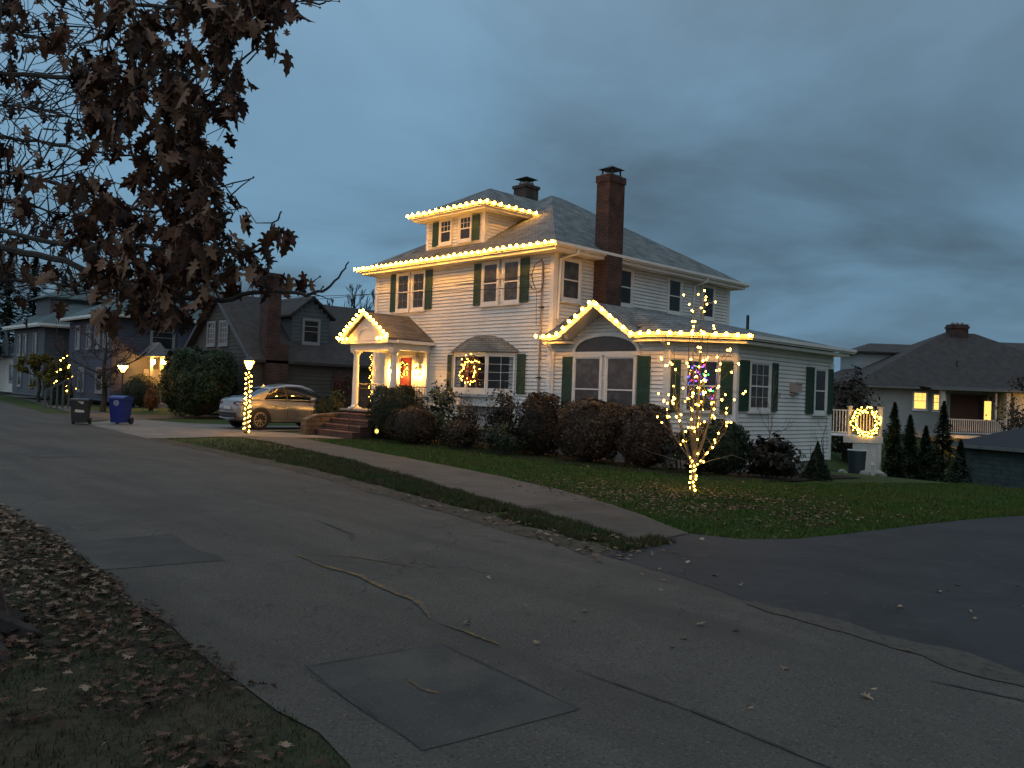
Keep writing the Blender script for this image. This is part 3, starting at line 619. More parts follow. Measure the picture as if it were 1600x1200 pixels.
m.obox(ac+Vector((-aw-.12, -.004, -.11)), XP*(2*aw+.24), NF*.065, UP*.11)
ar = m.build('arched_transom', 'trim', H)
g.poly([ac+Vector((c*aw, -.02, s*ah)) for c, s in arc][::-1]); g.build('pane', 'pane_dim', ar)
# chamfer window: a real opening with a lit room behind
C0 = Vector((*A1, 0))+U45*.50
def opening_frame(root, p, u, n, w_, h, name='window', mull=(), fr=.07, bars=()):
    m = MB()
    for a, b, c, d in ((-fr, .012, -fr, h+fr), (w_-.012, w_+fr, -fr, h+fr), (.012, w_-.012, h-.012, h+fr), (.012, w_-.012, -fr, .012)): m.obox(p+u*a+UP*c-n*.08, u*(b-a), UP*(d-c), n*.15)
    for a in mull: m.obox(p+u*(a-.03)+UP*.012-n*.06, u*.06, UP*(h-.024), n*.10)
    for z, hh in bars: m.obox(p+u*.013+UP*z-n*.02, u*(w_-.026), UP*hh, n*.04)
    return m.build(name, 'trim', root)
o = opening_frame(H, C0+UP*1.42+N45*.017, U45, N45, .81, 1.32, bars=((.64, .04),)); o['label'] = 'window in the angled wall with a tree of coloured lights behind it'
g = MB(); g.obox(C0+UP*1.42, U45*.81, UP*1.32, N45*.004); g.build('pane', 'glass', o)
for d in (-.49, .90): shutter(H, C0+U45*d+UP*1.40, U45, N45, .33, 1.4)
mat('room_wall', (.16, .14, .12), (.12, .10, .09), 2, .8)
def room(p, u, n, w_, h, dep, name='room'):
    m = MB(); p = Vector(p); a, b, c, d = p, p+u*w_, p+u*w_+UP*h, p+UP*h; e = -n*dep
    for s in ((a, b, b+e, a+e), (d, c, c+e, d+e), (a, d, d+e, a+e), (b, c, c+e, b+e), (a+e, b+e, c+e, d+e)): m.quad(*s)
    return m.build(name, 'room_wall', H)
room(C0+UP*1.30-U45*.35-N45*.09, U45, N45, 1.5, 1.6, 1.1)
# blinds low in that window
mb_ = MB()
for i in range(9): mb_.obox(C0+UP*(1.46+i*.045)-N45*.06+U45*.02, U45*.30, UP*.016, N45*.02); mb_.obox(C0+UP*(1.46+i*.045)-N45*.06+U45*.42, U45*.36, UP*.016, N45*.02)
mat('blind', (.45, .45, .46), None, rough=.6); mb_.build('blind', 'blind', H)
# wing side windows
window(H, (-11.74+.016, 20.36, 1.50), YP, NR, 1.02, 1.27, 'pane_curtain', cols=3, rows=2, lowcols=3, shut={'l': .48, 'r': .40}, lab='wing side window with divided sashes and pale blind')
window(H, (-11.74+.016, 24.14, 1.46), YP, NR, .72, 1.30, 'pane_dim', rows=1, shut={'l': .46, 'r': .40})
v = MB(); v.box((-11.72, 22.62, 2.02), (-11.52, 23.0, 2.30)); v.box((-11.525, 22.6, 2.27), (-11.50, 23.02, 2.32)); v.box((-11.72, 22.66, 1.95), (-11.6, 22.96, 2.0)); mat('vent_pink', (.45, .36, .33), (.38, .30, .28), 8, .7); v.build('wall_vent', 'vent_pink', H)
v = MB(); v.tube([(-14.3, 24.6, 3.9), (-14.3, 24.6, 4.55)], .05, 8); v.build('vent_pipe', 'metal_dark', H)
# downspouts and meter pipe
def spout(pts, r_=.042, m='trim', name='downspout'):
    mm = MB(); mm.tube(pts, r_, 6); return mm.build(name, m, H)
spout([(XC+.10, 18.02, 3.36), (XC+.10, 18.02, 3.2), (XC+.16, 18.32, 3.0), (XC+.16, 18.33, .3)])
spout([(-12.98, 18.02, 3.36), (-12.98, 18.04, 3.22), (-12.95, 18.36, 3.02), (-12.95, 18.38, .3)])
spout([(XC+.52, 18.9, 6.14), (XC+.50, 18.88, 6.0), (XC+.07, 18.62, 5.85), (XC+.07, 18.56, 4.0)])
spout([(XC+.52, 26.0, 6.14), (XC+.50, 25.98, 6.0), (XC+.07, 25.85, 5.85), (XC+.07, 25.8, 4.2)])
mat('conduit', (.34, .28, .27), (.25, .21, .20), 6, .6)
spout([(-17.72, 18.34, 5.75), (-17.72, 18.34, 3.6), (-17.74, 18.34, 1.0)], .032, 'conduit', 'meter_pipe')
b_ = MB(); b_.box((-17.86, 18.2, 3.35), (-17.6, 18.37, 3.75)) if False else b_.box((-17.80, 18.29, 4.35), (-17.64, 18.38, 4.38)); b_.build('pipe_clamp', 'metal_dark', H); b_ = MB(); b_.box((-17.82, 18.29, 2.2), (-17.66, 18.38, 2.23)); b_.build('pipe_clamp', 'metal_dark', H)
# bow window
BP = [(-21.75, 18.38), (-21.3, 17.98), (-20.45, 17.78), (-19.62, 17.90), (-18.82, 18.38)]
bw_ = MB(); bf = MB(); bg_ = MB(); bm_ = MB()
for i in range(4):
    a, b = Vector((*BP[i], 0)), Vector((*BP[i+1], 0)); u = (b-a).normalized(); n = Vector((u.y, -u.x, 0)); l = (b-a).length
    for z0, z1 in ((1.62, 1.78), (2.90, 3.0)): bf.obox(a+UP*z0-n*.06, u*l, UP*(z1-z0), n*.10)
    for e in (0, l-.055): bf.obox(a+u*e+UP*1.785-n*.03, u*.055, UP*1.11, n*.065)
    bf.obox(a+u*.056+UP*2.85-n*.02, u*(l-.112), UP*.045, n*.045); bf.obox(a+u*.056+UP*1.785-n*.02, u*(l-.112), UP*.045, n*.045)
    bg_.quad(a+u*.05+UP*1.8, b-u*.05+UP*1.8, b-u*.05+UP*2.88, a+u*.05+UP*2.88)
    if l > .5:
        bm_.obox(a+u*(l/2-.008)+UP*1.83-n*.004, u*.016, UP*1.02, n*.012)
        for z in (2.08, 2.34, 2.60): bm_.obox(a+u*.056+UP*z-n*.006, u*(l-.112), UP*.014, n*.016)
BW = bf.build('bow_window', 'trim', H); bg_.build('pane', 'glass', BW); bm_.build('muntin', 'muntin', BW)
s_ = MB(); s_.prism([(*p, 1.55) for p in BP], (0, 0, .068)); s_.prism([(-21.6, 18.38, 1.25), (-21.1, 18.05, 1.25), (-20.2, 17.95, 1.25), (-19.4, 18.05, 1.25), (-18.95, 18.38, 1.25)], (0, 0, .3)); s_.build('sill', 'siding', BW)
br_ = MB(); RB = [(-21.95, 18.38), (-21.42, 17.86), (-20.47, 17.62), (-19.52, 17.74), (-18.6, 18.38)]
def domep(x, y, t):
    cx = -20.28; return Vector((cx+(x-cx)*(1-t), 18.39+(y-18.39)*(1-t), 3.0+.56*math.sin(math.pi/2*min(1, t*1.18))))
T_ = [0, .25, .5, .72, .85]
for i in range(4):
    for t0, t1 in zip(T_[:-1], T_[1:]): br_.quad(domep(*RB[i], t0), domep(*RB[i+1], t0), domep(*RB[i+1], t1), domep(*RB[i], t1))
br_.poly([domep(*p, .85) for p in RB]); br_.poly([(*p, 3.0) for p in RB][::-1]); br_.build('bow_roof', 'shingle', BW)
shutter(H, (-22.12, YF-.02, 1.74), XP, NF, .34, 1.26); shutter(H, (-18.70, YF-.02, 1.74), XP, NF, .36, 1.26)
room((-22.2, 18.55, 1.2), XP, NF, 3.9, 2.2, 2.4)
q = MB(); q.box((-22.2, 18.42, 1.2), (-21.46, 18.5, 3.4)); q.box((-19.09, 18.42, 1.2), (-18.3, 18.5, 3.4)); q.box((-22.2, 18.42, 2.945), (-18.3, 18.5, 3.4)); q.box((-22.2, 18.42, 1.2), (-18.3, 18.5, 1.78)); q.build('room_lining', 'room_wall', H)
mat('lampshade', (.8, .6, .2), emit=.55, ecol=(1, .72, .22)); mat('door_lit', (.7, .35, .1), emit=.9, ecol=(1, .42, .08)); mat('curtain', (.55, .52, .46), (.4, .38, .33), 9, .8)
# ---- porch
PX0, PX1, PY = -25.75, -23.15, 16.75
p = MB(); p.box((PX0-.05, 16.55, -.3), (PX1+.1, 18.38, .88)); po = p.build('porch_base', 'brick', H)
q = MB(); q.box((PX0-.1, 16.48, .882), (PX1+.15, 18.36, .95)); q.build('porch_floor', 'concrete', po)
st = MB()
for i in range(4): st.box((PX0+.35, 16.48-.30*(i+1), -.2), (PX1+.0-.002*i, 16.475-.30*i, .76-.19*i))
s1 = st.build('step', 'brick', H)
q = MB()
for i in range(4): q.box((PX0+.33, 16.46-.30*(i+1), .762-.19*i), (PX1+.02, 16.47-.30*i, .80-.19*i))
mat('tread', (.16, .075, .055), (.11, .055, .04), 6, .8); q.build('tread', 'tread', s1)
q = MB(); q.prism([(PX0-.05, 16.5, -.3), (PX0-.05, 14.9, -.3), (PX0-.05, 14.9, .55), (PX0-.05, 15.4, .72), (PX0-.05, 16.5, .8)], (.38, 0, 0)); q.box((-26.9, 16.55, -.3), (PX0-.06, 16.9, .75)); q.build('stair_wall', 'fieldstone', H)
def column(x, y, half=False):
    c = MB(); c.lathe((x, y, 0), [(.16, .95), (.16, 1.02), (.125, 1.06), (.115, 1.1), (.112, 2.0), (.095, 2.86), (.115, 2.9), (.14, 2.93), (.14, 3.0)], 20)
    c.box((x-.17, y-.17, .952), (x+.17, y+.17, 1.0)); c.box((x-.15, y-.15, 2.97), (x+.15, y+.15, 3.04)); o = c.build('column', 'trim', H); return o
for x, y in ((-25.6, 16.95), (-23.3, 16.95)): column(x, y)
for x in (-25.6, -23.3): q = MB(); q.box((x-.11, 18.28, .95), (x+.11, 18.38, 3.04)); q.build('pilaster', 'trim', H)
q = MB(); q.box((-25.78, 16.78, 3.042), (-23.12, 17.08, 3.34)); q.box((-25.85, 16.56, 3.26), (-23.05, 16.775, 3.34)); q.box((-25.78, 17.081, 3.042), (-25.5, 18.38, 3.34)); q.box((-23.40, 17.081, 3.042), (-23.12, 18.38, 3.34)); q.box((-25.5, 17.09, 3.28), (-23.40, 18.38, 3.33)); q.build('porch_beam', 'trim', H)
pk = (-24.45, 4.30); ew = 1.48; PYG = 16.5
r = MB()
for s in (-1, 1):
    a = (pk[0]+s*ew, 3.38); pts = [(a[0], PYG-.06, a[1]), (pk[0], PYG-.06, pk[1]), (pk[0], 18.38, pk[1]), (a[0], 18.38, a[1])]
    r.prism(pts if s > 0 else pts[::-1], (0, 0, .06))
r.build('porch_roof', 'shingle_warm', H)
q = MB()
for s in (-1, 1):
    a = Vector((pk[0]+s*(ew+.03), PYG-.062, 3.36)); b = Vector((pk[0], PYG-.062, pk[1]+.02)); q.prism([a-UP*.05, a+UP*.09, b+UP*.09, b-UP*.08], (0, -.05, 0))
    q.box((pk[0]+s*ew, PYG-.06, 3.26), (pk[0]+s*(ew-.36), PYG+.3, 3.36)); q.box((pk[0]+s*(ew+.0), PYG+.3, 3.27), (pk[0]+s*(ew+.10), 18.38, 3.37))
    q.box((pk[0]+s*(ew-.02), PYG+.3, 3.26), (pk[0]+s*(ew-.28), 18.37, 3.265))
q.build('porch_trim', 'trim', H)
q = MB(); q.poly([(pk[0]-ew+.14, 16.56, 3.35), (pk[0]+ew-.14, 16.56, 3.35), (pk[0], 16.56, pk[1]-.05)])
for i in range(12):
    a0, a1 = math.pi*i/12, math.pi*(i+1)/12; f_ = lambda a, r_: Vector((pk[0]+r_*math.cos(a), 16.545-.02*(r_ < .52), 3.37+r_*.8*math.sin(a)))
    q.add([f_(a0, .5), f_(a0, .56), f_(a1, .56), f_(a1, .5)], [(0, 1, 2, 3)])
q.build('gable_panel', 'trim', H)
mat('soffit_wood', (.8, .78, .72), None)
# front door with sidelights
q = MB(); q.box((-25.00, 18.30, .95), (-24.88, 18.375, 3.04)); q.box((-23.96, 18.30, .95), (-23.84, 18.375, 3.04)); q.box((-24.88, 18.30, 2.96), (-23.96, 18.375, 3.04)); dfm = q.build('door_frame', 'trim', H)
mat('door_red', (.32, .03, .012), (.22, .02, .01), 3, .4)
q = MB(); q.box((-24.87, 18.33, .96), (-23.97, 18.37, 2.95)); dr = q.build('door', 'door_red', H)
q = MB()
for a, b in ((-24.87, -24.78), (-24.06, -23.97)): q.box((a, 18.29, .96), (b, 18.325, 2.95))
for a, b in ((.96, 1.22), (1.66, 1.76), (2.86, 2.95)): q.box((-24.78, 18.29, a), (-24.06, 18.325, b))
q.build('storm_door', 'trim', dr)
q = MB(); q.tube([(-24.12, 18.285, 1.9), (-24.12, 18.24, 1.92), (-24.12, 18.24, 2.0), (-24.12, 18.285, 2.02)], .012, 5); q.build('handle', 'metal_dark', dr)
# porch wall lanterns
for x in (-25.16, -23.66):
    c = MB(); c.box((x-.06, 18.33, 2.22), (x+.06, 18.375, 2.5)); c.tube([(x, 18.35, 2.46), (x, 18.24, 2.56), (x, 18.2, 2.5)], .012, 5); c.lathe((x, 18.2, 2.44), [(.10, 0), (.105, .02), (.02, .10)], 8); c.lathe((x, 18.2, 2.2), [(.02, -.03), (.07, 0), (.07, .015)], 8)
    for k in range(6):
        a = k*math.pi/3; c.bar((x+.065*math.cos(a), 18.2+.065*math.sin(a), 2.2), (x+.09*math.cos(a), 18.2+.09*math.sin(a), 2.45), .008, .008)
    o = c.build('wall_lantern', 'metal_dark', H); inst('lantern_bulb', bulbmesh(.062, 'bulb_lamp', 10, 7), (x, 18.2, 2.33), o)
# porch rail
q = MB(); q.tube([(-25.72, 17.15, 1.85), (-25.72, 18.3, 1.85)], .02, 6); q.tube([(-25.62, 18.32, 1.6), (-25.72, 16.5, 1.75)], .012, 5)
for i in range(9): q.tube([(-25.72, 17.2+i*.12, .96), (-25.72, 17.2+i*.12, 1.85)], .009, 5)
q.tube([(-23.18, 17.1, 1.8), (-23.18, 18.3, 1.8)], .016, 5)
for i in range(10): q.tube([(-23.18, 17.15+i*.12, .96), (-23.18, 17.15+i*.12, 1.8)], .009, 5)
q.tube([(-23.4, 16.44, .8), (-23.4, 16.44, 1.7), (-23.4, 15.3, .95), (-23.4, 15.3, .1)], .016, 5)
q.build('railing', 'metal_dark', H)
# loops of service cable below the eave corner
q = MB(); q.tube([(-17.72, 18.30, 5.85), (-18.0, 18.28, 5.7), (-18.12, 18.27, 5.4), (-18.05, 18.27, 5.15), (-17.95, 18.28, 4.95), (-17.80, 18.28, 4.82), (-17.65, 18.28, 4.95), (-17.6, 18.28, 5.3), (-17.66, 18.28, 5.6), (-17.72, 18.3, 5.82)], .014, 5)
q.tube([(-18.3, 18.27, 5.25), (-18.15, 18.26, 5.05), (-18.0, 18.27, 4.9), (-17.9, 18.28, 4.86), (-17.88, 18.3, 3.8)], .009, 5)
q.ball((-18.12, 18.27, 5.38), .03, 6, 4); q.ball((-18.1, 18.26, 5.0), .03, 6, 4); q.build('service_cable', 'wire', H)
for nm, a, b, sag in (('overhead_wire', (-75, 20, 8.6), (-18.1, 18.27, 5.38), 1.0), ('overhead_wire', (-70, 9, 7.2), (-18.1, 18.26, 5.0), .5)):
    q = MB(); a, b = Vector(a), Vector(b); q.tube([a.lerp(b, i/24)-UP*sag*4*(i/24)*(1-i/24) for i in range(25)], .012, 4); o = q.build(nm, 'wire')
    tag(o, 'upper thin service wire running left to the house corner' if sag == 1.0 else 'lower sagging service wire running left to the house corner', 'wire', 'service wires')
# ================================================================ CHRISTMAS LIGHTS
def light_string(name, label, pts, count, r=.044, m='bulb_warm', group=None, off=Vector((0, -.02, .02)), cat='string lights', jit=.0, extra=()):
    """a cable along pts with count globe bulbs spaced evenly"""
    P = [Vector(p) for p in pts]; seg = [(b-a).length for a, b in zip(P[:-1], P[1:])]; T = sum(seg)
    root = thing(name, label, cat, P[0], group)
    w_ = MB(); cw = []
    for a, b in zip(P[:-1], P[1:]):
        k = max(2, int((b-a).length/.12))
        for i in range(k): cw.append(a.lerp(b, i/k)-UP*.012*math.sin(i*1.9))
    cw.append(P[-1]); w_.tube(cw, .006, 4); w_.build('wire', 'green_wire', root)
    for i in range(count):
        d = T*i/(count-1) if count > 1 else 0; j = 0
        while j < len(seg)-1 and d > seg[j]: d -= seg[j]; j += 1
        p = P[j].lerp(P[j+1], min(1, d/seg[j])) + off + Vector((RND.uniform(-1, 1), .3*RND.uniform(-1, 1), RND.uniform(-1, 1)))*.016
        inst('bulb', bulbmesh(r, m, 10, 7, 1.15), p, root)
    return root
ge = 6.20
light_string('string_lights', 'row of warm globe lights along the main front eave above the upper windows', [(XL-.55, YF-.645, ge), (XC+.50, YF-.645, ge)], 36, group='warm globe lights outlining the house')
light_string('string_lights', 'warm globe lights around the eave of the roof dormer', [(df[0][0]-.05, df[0][1]-.18, 8.03), (df[1][0]+.17, df[1][1]-.18, 8.03), (df[1][0]+.18, 20.75, 8.03)], 21, group='warm globe lights outlining the house')
light_string('string_lights', 'warm globe lights up both rakes of the little front porch gable', [(pk[0]-ew+.5, PYG-.1, 3.40), (pk[0]-ew-.12, PYG-.14, 3.40), (pk[0], PYG-.14, pk[1]+.12), (pk[0]+ew+.08, PYG-.14, 3.46), (pk[0]+ew-.55, PYG-.1, 3.38)], 22, group='warm globe lights outlining the house')
light_string('string_lights', 'warm globe lights along the wing eave and over its pointed gable', [(XC-.05, 17.78, 3.40), (px0-gw-.12, 17.74, 3.42), (px0, 17.70, gpk+.08), (px0+gw+.06, 17.74, 3.42), (-12.80, 17.78, 3.40), (-11.19, 19.38, 3.40)], 26, group='warm globe lights outlining the house')
# lights round the porch posts
def spiral(name, label, x, y, z0, z1, r, turns, n, br=.017, group=None):
    root = thing(name, label, 'string lights', (x, y, z0), group); pts = []
    for i in range(turns*10+1):
        t = i/(turns*10); a = 2*math.pi*turns*t; pts.append((x+r*math.cos(a), y+r*math.sin(a), z0+(z1-z0)*t))
    q = MB(); q.tube(pts, .005, 4); q.build('wire', 'green_wire', root)
    for i in range(n):
        t = (i+.5)/n; a = 2*math.pi*turns*t+RND.uniform(-.3, .3); inst('bulb', bulbmesh(br, 'bulb_fairy', 6, 4), (x+(r+.015)*math.cos(a), y+(r+.015)*math.sin(a), z0+(z1-z0)*t), root)
    return root
mat('leaf_wreath', (.10, .02, .012), (.03, .035, .012), 9, .6)
def wreath(name, label, c, u, v, R, r, nb, dens, m='needle', bow=True, br=.018, leaf=.05):
    root = thing(name, label, 'wreath', c); c = Vector(c); u = Vector(u).normalized(); v = Vector(v).normalized(); n = u.cross(v)
    g_ = MB()
    for i in range(dens):
        a = RND.uniform(0, 2*math.pi); b = RND.uniform(0, 2*math.pi); rr = r*RND.uniform(.2, 1.0)
        p = c+(u*math.cos(a)+v*math.sin(a))*(R+rr*math.cos(b))+n*rr*math.sin(b)
        d = Vector((RND.uniform(-1, 1), RND.uniform(-1, 1), RND.uniform(-1, 1))).normalized(); e = d.orthogonal().normalized()*leaf*.16
        g_.add([p-e, p+e, p+d*leaf], [(0, 1, 2)])
    K = 28; ring = [c+(u*math.cos(2*math.pi*i/K)+v*math.sin(2*math.pi*i/K))*R for i in range(K+1)]; g_.tube(ring, r*.4, 6)
    g_.build('greenery', m, root)
    for i in range(nb):
        a = 2*math.pi*(i+RND.uniform(-.3, .3))/nb; b = RND.uniform(-1.9, 1.9); side = 1
        p = c+(u*math.cos(a)+v*math.sin(a))*(R+r*1.0*math.sin(b))+n*r*(.6+.4*math.cos(b)); inst('bulb', bulbmesh(br, 'bulb_fairy', 6, 4), p, root)
    if bow:
        q = MB(); s_ = R*.72
        for s in (-1, 1):
            q.prism([c+n*r*1.1, c+n*r*1.1+u*s*s_*.5+v*s_*.35, c+n*r*1.1+u*s*s_*.55-v*s_*.1], n*.03)
            q.prism([c+n*r*1.1, c+n*r*1.1+u*s*s_*.10-v*s_*1.5, c+n*r*1.1+u*s*s_*.42-v*s_*1.4], n*.01)
        q.ball(c+n*r*1.2, s_*.14, 8, 5); q.build('bow', 'red_bow', root)
    return root
wreath('lit_wreath', 'lit evergreen wreath with red bow hanging in the bow window', (-20.12, 17.66, 2.42), (.99, .05, 0), UP, .37, .12, 40, 2200, m='leaf_wreath', br=.015)
wreath('door_wreath', 'reddish wreath hanging on the front door between the porch lanterns', (-24.42, 18.24, 2.42), XP, UP, .22, .06, 16, 700, br=.012)
q = MB(); q.tube([(-25.62, 18.25, z/10) for z in range(10, 31)], .05, 5)
for i in range(500):
    p = Vector((-25.62, 18.25, RND.uniform(.97, 3.02))); d = Vector((RND.uniform(-1, 1), RND.uniform(-1, 1), RND.uniform(-.6, .6))).normalized(); e = d.orthogonal().normalized()*.01; q.add([p-e, p+e, p+d*.11], [(0, 1, 2)])
spiral('string_lights', 'fairy lights down the left edge of the porch wall', -26.62, 18.3, 1.1, 3.0, .04, 5, 24, .012)
# lamp inside the bow window and the lit door frame of the room
q = thing('table_lamp', 'table lamp with yellow shade glowing in the bow window', 'lamp', (-19.0, 19.6, 1.6)); c = MB(); c.lathe((-19.0, 19.6, 0), [(.36, 2.5), (.2, 2.95)], 16); c.build('lamp_shade', 'lampshade', q); c = MB(); c.lathe((-19.0, 19.6, 0), [(.12, 1.6), (.03, 1.7), (.08, 2.1), (.02, 2.5)], 10); c.build('lamp_base', 'trim', q)
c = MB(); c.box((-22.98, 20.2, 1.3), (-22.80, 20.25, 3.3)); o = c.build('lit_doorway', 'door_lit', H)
c = MB()
for i in range(5): c.box((-21.62+i*.05, 18.12-i*.03, 1.79), (-21.585+i*.05, 18.14-i*.03, 2.88))
c.build('curtain', 'curtain', H)
# christmas tree with coloured lights inside the angled window
tcx = C0+U45*.42-N45*.45
ct = thing('christmas_tree', 'indoor tree with multicoloured lights behind the angled wing window', 'christmas tree', (tcx.x, tcx.y, 1.35))
q = MB()
for i in range(2600):
    t = RND.random()**.7; z = 1.45+1.35*(1-t); rr = .08+.42*t; a = RND.uniform(0, 6.283); p = Vector((tcx.x+rr*math.cos(a)*RND.uniform(.3, 1), tcx.y+rr*math.sin(a)*RND.uniform(.3, 1), z)); d = Vector((math.cos(a), math.sin(a), -.3)).normalized()*.09; e = d.orthogonal().normalized()*.008; q.add([p-e, p+e, p+d], [(0, 1, 2)])
q.build('foliage', 'needle', ct); q = MB(); q.tube([(tcx.x, tcx.y, 1.36), (tcx.x, tcx.y, 2.7)], .03, 6); q.build('trunk', 'bark', ct)
cols = ['red', 'blue', 'green', 'violet', 'gold', 'blue', 'violet']
for i in range(80):
    t = RND.random()**.8; z = 1.75+.95*(1-t); a = RND.uniform(0, 6.283); rr = .14+.36*t
    inst('bulb', bulbmesh(.02, 'bulb_'+cols[i % 7], 6, 4), (tcx.x+rr*math.cos(a), tcx.y+rr*math.sin(a), z), ct)
# ================================================================ STREET FURNITURE
mat('lamp_glass', (1, .8, .5), emit=75, ecol=(1, .46, .05))
def lamp_post(p, label, h, hr, em=None, group=None):
    root = thing('lamp_post', label, 'lamp post', p, group); x, y, z = p
    q = MB(); q.lathe((x, y, z), [(.09, 0), (.09, .08), (.05, .14), (.038, .3), (.034, h-.42), (.055, h-.38), (.06, h-.34)], 14); q.build('post', 'metal_dark', root)
    q = MB(); q.lathe((x, y, z+h), [(.06, -.34), (.075, -.32), (.075, -.31)], 8); q.lathe((x, y, z+h), [(hr*1.15, -.03), (hr*.9, .03), (hr*.25, .12), (.02, .17)], 8)
    for k in range(6):
        a = k*math.pi/3; q.bar((x+.07*math.cos(a), y+.07*math.sin(a), z+h-.32), (x+hr*math.cos(a), y+hr*math.sin(a), z+h-.03), .012, .012)
    lo = q.build('lantern', 'metal_dark', root)
    q = MB(); q.lathe((x, y, z+h), [(.05, -.305), (hr*.82, -.035)], 12); q.build('glass', em or 'lamp_glass', lo); return root
LP = G(385, 678); LP.z = 0
lamp_post((LP.x, LP.y, 0), 'lamp post wrapped in lights beside the silver car', 2.5, .19)
spiral('string_lights', 'fairy lights spiralled down the lamp post beside the silver car', LP.x, LP.y, .06, 2.1, .085, 12, 62, .021)
NL = G(189, 650); lamp_post((NL.x, NL.y, 0), 'plain lit lamp post in the neighbour\'s yard above the blue bin', 2.35, .27)
# wheelie bins
def bin_(p, rz, m, label, h=1.08, tilt=0, style=0):
    root = thing('wheelie_bin', label, 'wheelie bin', (0, 0, 0), 'wheelie bins at the driveway'); ORG[root.name] = Vector()
    q = MB()
    b0, b1, t0, t1 = -.24, .24, -.29, .29
    q.add([(b0, -.26, .06), (b1, -.26, .06), (b1, .2, .06), (b0, .2, .06), (t0, -.34, h*.93), (t1, -.34, h*.93), (t1, .32, h*.93), (t0, .32, h*.93)], [(0, 3, 2, 1), (4, 5, 6, 7), (0, 1, 5, 4), (1, 2, 6, 5), (2, 3, 7, 6), (3, 0, 4, 7)])
    q.box((t0-.025, -.365, h*.90), (t1+.025, .345, h*.935)); q.box((-.2, -.30, .4), (.2, -.286, .44)); q.build('body', m, root)
    q = MB(); q.prism([(t0-.03, -.38, h*.94), (t0-.03, .33, h*.94), (t0-.03, .33, h), (t0-.03, -.05, h*1.04), (t0-.03, -.36, h*.985)], (2*t1+.06, 0, 0)); q.build('lid', m, root)
    q = MB(); q.tube([(-.22, .40, h*.92), (.22, .40, h*.92)], .016, 6); q.tube([(-.22, .3, h*.9), (-.22, .40, h*.92)], .014, 5); q.tube([(.22, .3, h*.9), (.22, .40, h*.92)], .014, 5); q.build('handle', 'plastic_black', root)
    for s in (-1, 1):
        q = MB(); q.tube([(s*.24, .25, .13), (s*.31, .25, .13)], .13, 16); q.build('wheel', 'plastic_black', root)
    q = MB(); yb = -.34+.08*.28+.0
    def face(x, z, o=.004): return Vector((x, -.26-.08*(z-.06)/(h*.93-.06)-o, z))
    if style == 0:
        for k in range(20):
            a0, a1 = 2*math.pi*k/20, 2*math.pi*(k+1)/20; q.add([face(.0+.075*math.cos(a0), .80+.075*math.sin(a0)), face(.10*math.cos(a0), .80+.10*math.sin(a0)), face(.10*math.cos(a1), .80+.10*math.sin(a1)), face(.075*math.cos(a1), .80+.075*math.sin(a1))], [(0, 1, 2, 3)])
        for k in range(3):
            a = 2*math.pi*k/3+.5
            pa, pb = a, a+1.3; q.add([face(.03*math.cos(pa), .80+.03*math.sin(pa)), face(.062*math.cos(pa), .80+.062*math.sin(pa)), face(.062*math.cos(pb), .80+.062*math.sin(pb)), face(.03*math.cos(pb), .80+.03*math.sin(pb))], [(0, 1, 2, 3)])
    else:
        q.add([face(-.17, .86), face(.12, .70), face(.15, .80), face(.02, .87), face(-.12, .91)], [(0, 1, 2, 3, 4)]); q.add([face(-.14, .42), face(.17, .40), face(.17, .49), (face(-.12, .52))], [(0, 1, 2, 3)])
    q.build('label', 'label_white', root)
    root.location = p; root.rotation_euler = (tilt, 0, rz)
    return root
B1 = G(125, 663); B2 = G(188, 663)
bin_((B1.x, B1.y, .01), math.radians(62), 'plastic_black', 'black wheelie bin leaning slightly at the roadside', .90, math.radians(-5), 1)
bin_((B2.x, B2.y, .01), math.radians(40), 'plastic_blue', 'blue recycling wheelie bin with round white emblem under the lamp', 1.03, 0, 0)
# ================================================================ SILVER CAR
mat('car_paint', (.285, .29, .30), (.25, .255, .265), 2, .32, metal=.6, coat=.8)
mat('car_glass', (.006, .007, .008), None, rough=.03, spec=1.0)
mat('tyre', (.012, .012, .012), (.02, .02, .02), 20, .85); mat('rim', (.5, .48, .45), None, rough=.28, metal=.8); mat('tail_red', (.16, .006, .006), None, rough=.12, spec=.9)
mat('plate', (.5, .5, .48), None, rough=.5)
CAR = thing('silver_car', 'silver coupe-roofed SUV parked in the driveway, rear toward the street', 'car', (0, 0, 0)); ORG[CAR.name] = Vector()
def lerp(t, pts):
    for (a, va), (b, vb) in zip(pts[:-1], pts[1:]):
        if t <= b: k = (t-a)/(b-a) if b > a else 0; k = max(0, min(1, k)); k = k*k*(3-2*k)*.5+k*.5; return va+(vb-va)*k
    return pts[-1][1]
TOPL = [(0, .86), (.06, 1.02), (.25, 1.11), (.8, 1.10), (2.0, 1.06), (3.3, 1.02), (3.6, 1.03), (4.3, .92), (4.6, .74), (4.70, .6)]
BOTL = [(0, .50), (.12, .34), (.5, .24), (4.2, .24), (4.6, .3), (4.7, .42)]
WID = [(0, .70), (.12, .82), (.45, .93), (1.0, .955), (2.4, .93), (3.8, .95), (4.3, .88), (4.6, .72), (4.7, .55)]
def body_sec(s):
    zt, zb, w_ = lerp(s, TOPL), lerp(s, BOTL), lerp(s, WID); h = zt-zb
    half = [(0, zb), (w_*.80, zb), (w_*.96, zb+h*.06), (w_*.985, zb+h*.20), (w_*.975, zb+h*.36), (w_, zb+h*.55), (w_*.99, zb+h*.74), (w_*.955, zb+h*.79), (w_*.91, zb+h*.95), (w_*.84, zt), (0, zt+.015)]
    return [(s, y, z) for y, z in half]+[(s, -y, z) for y, z in half[-2:0:-1]]
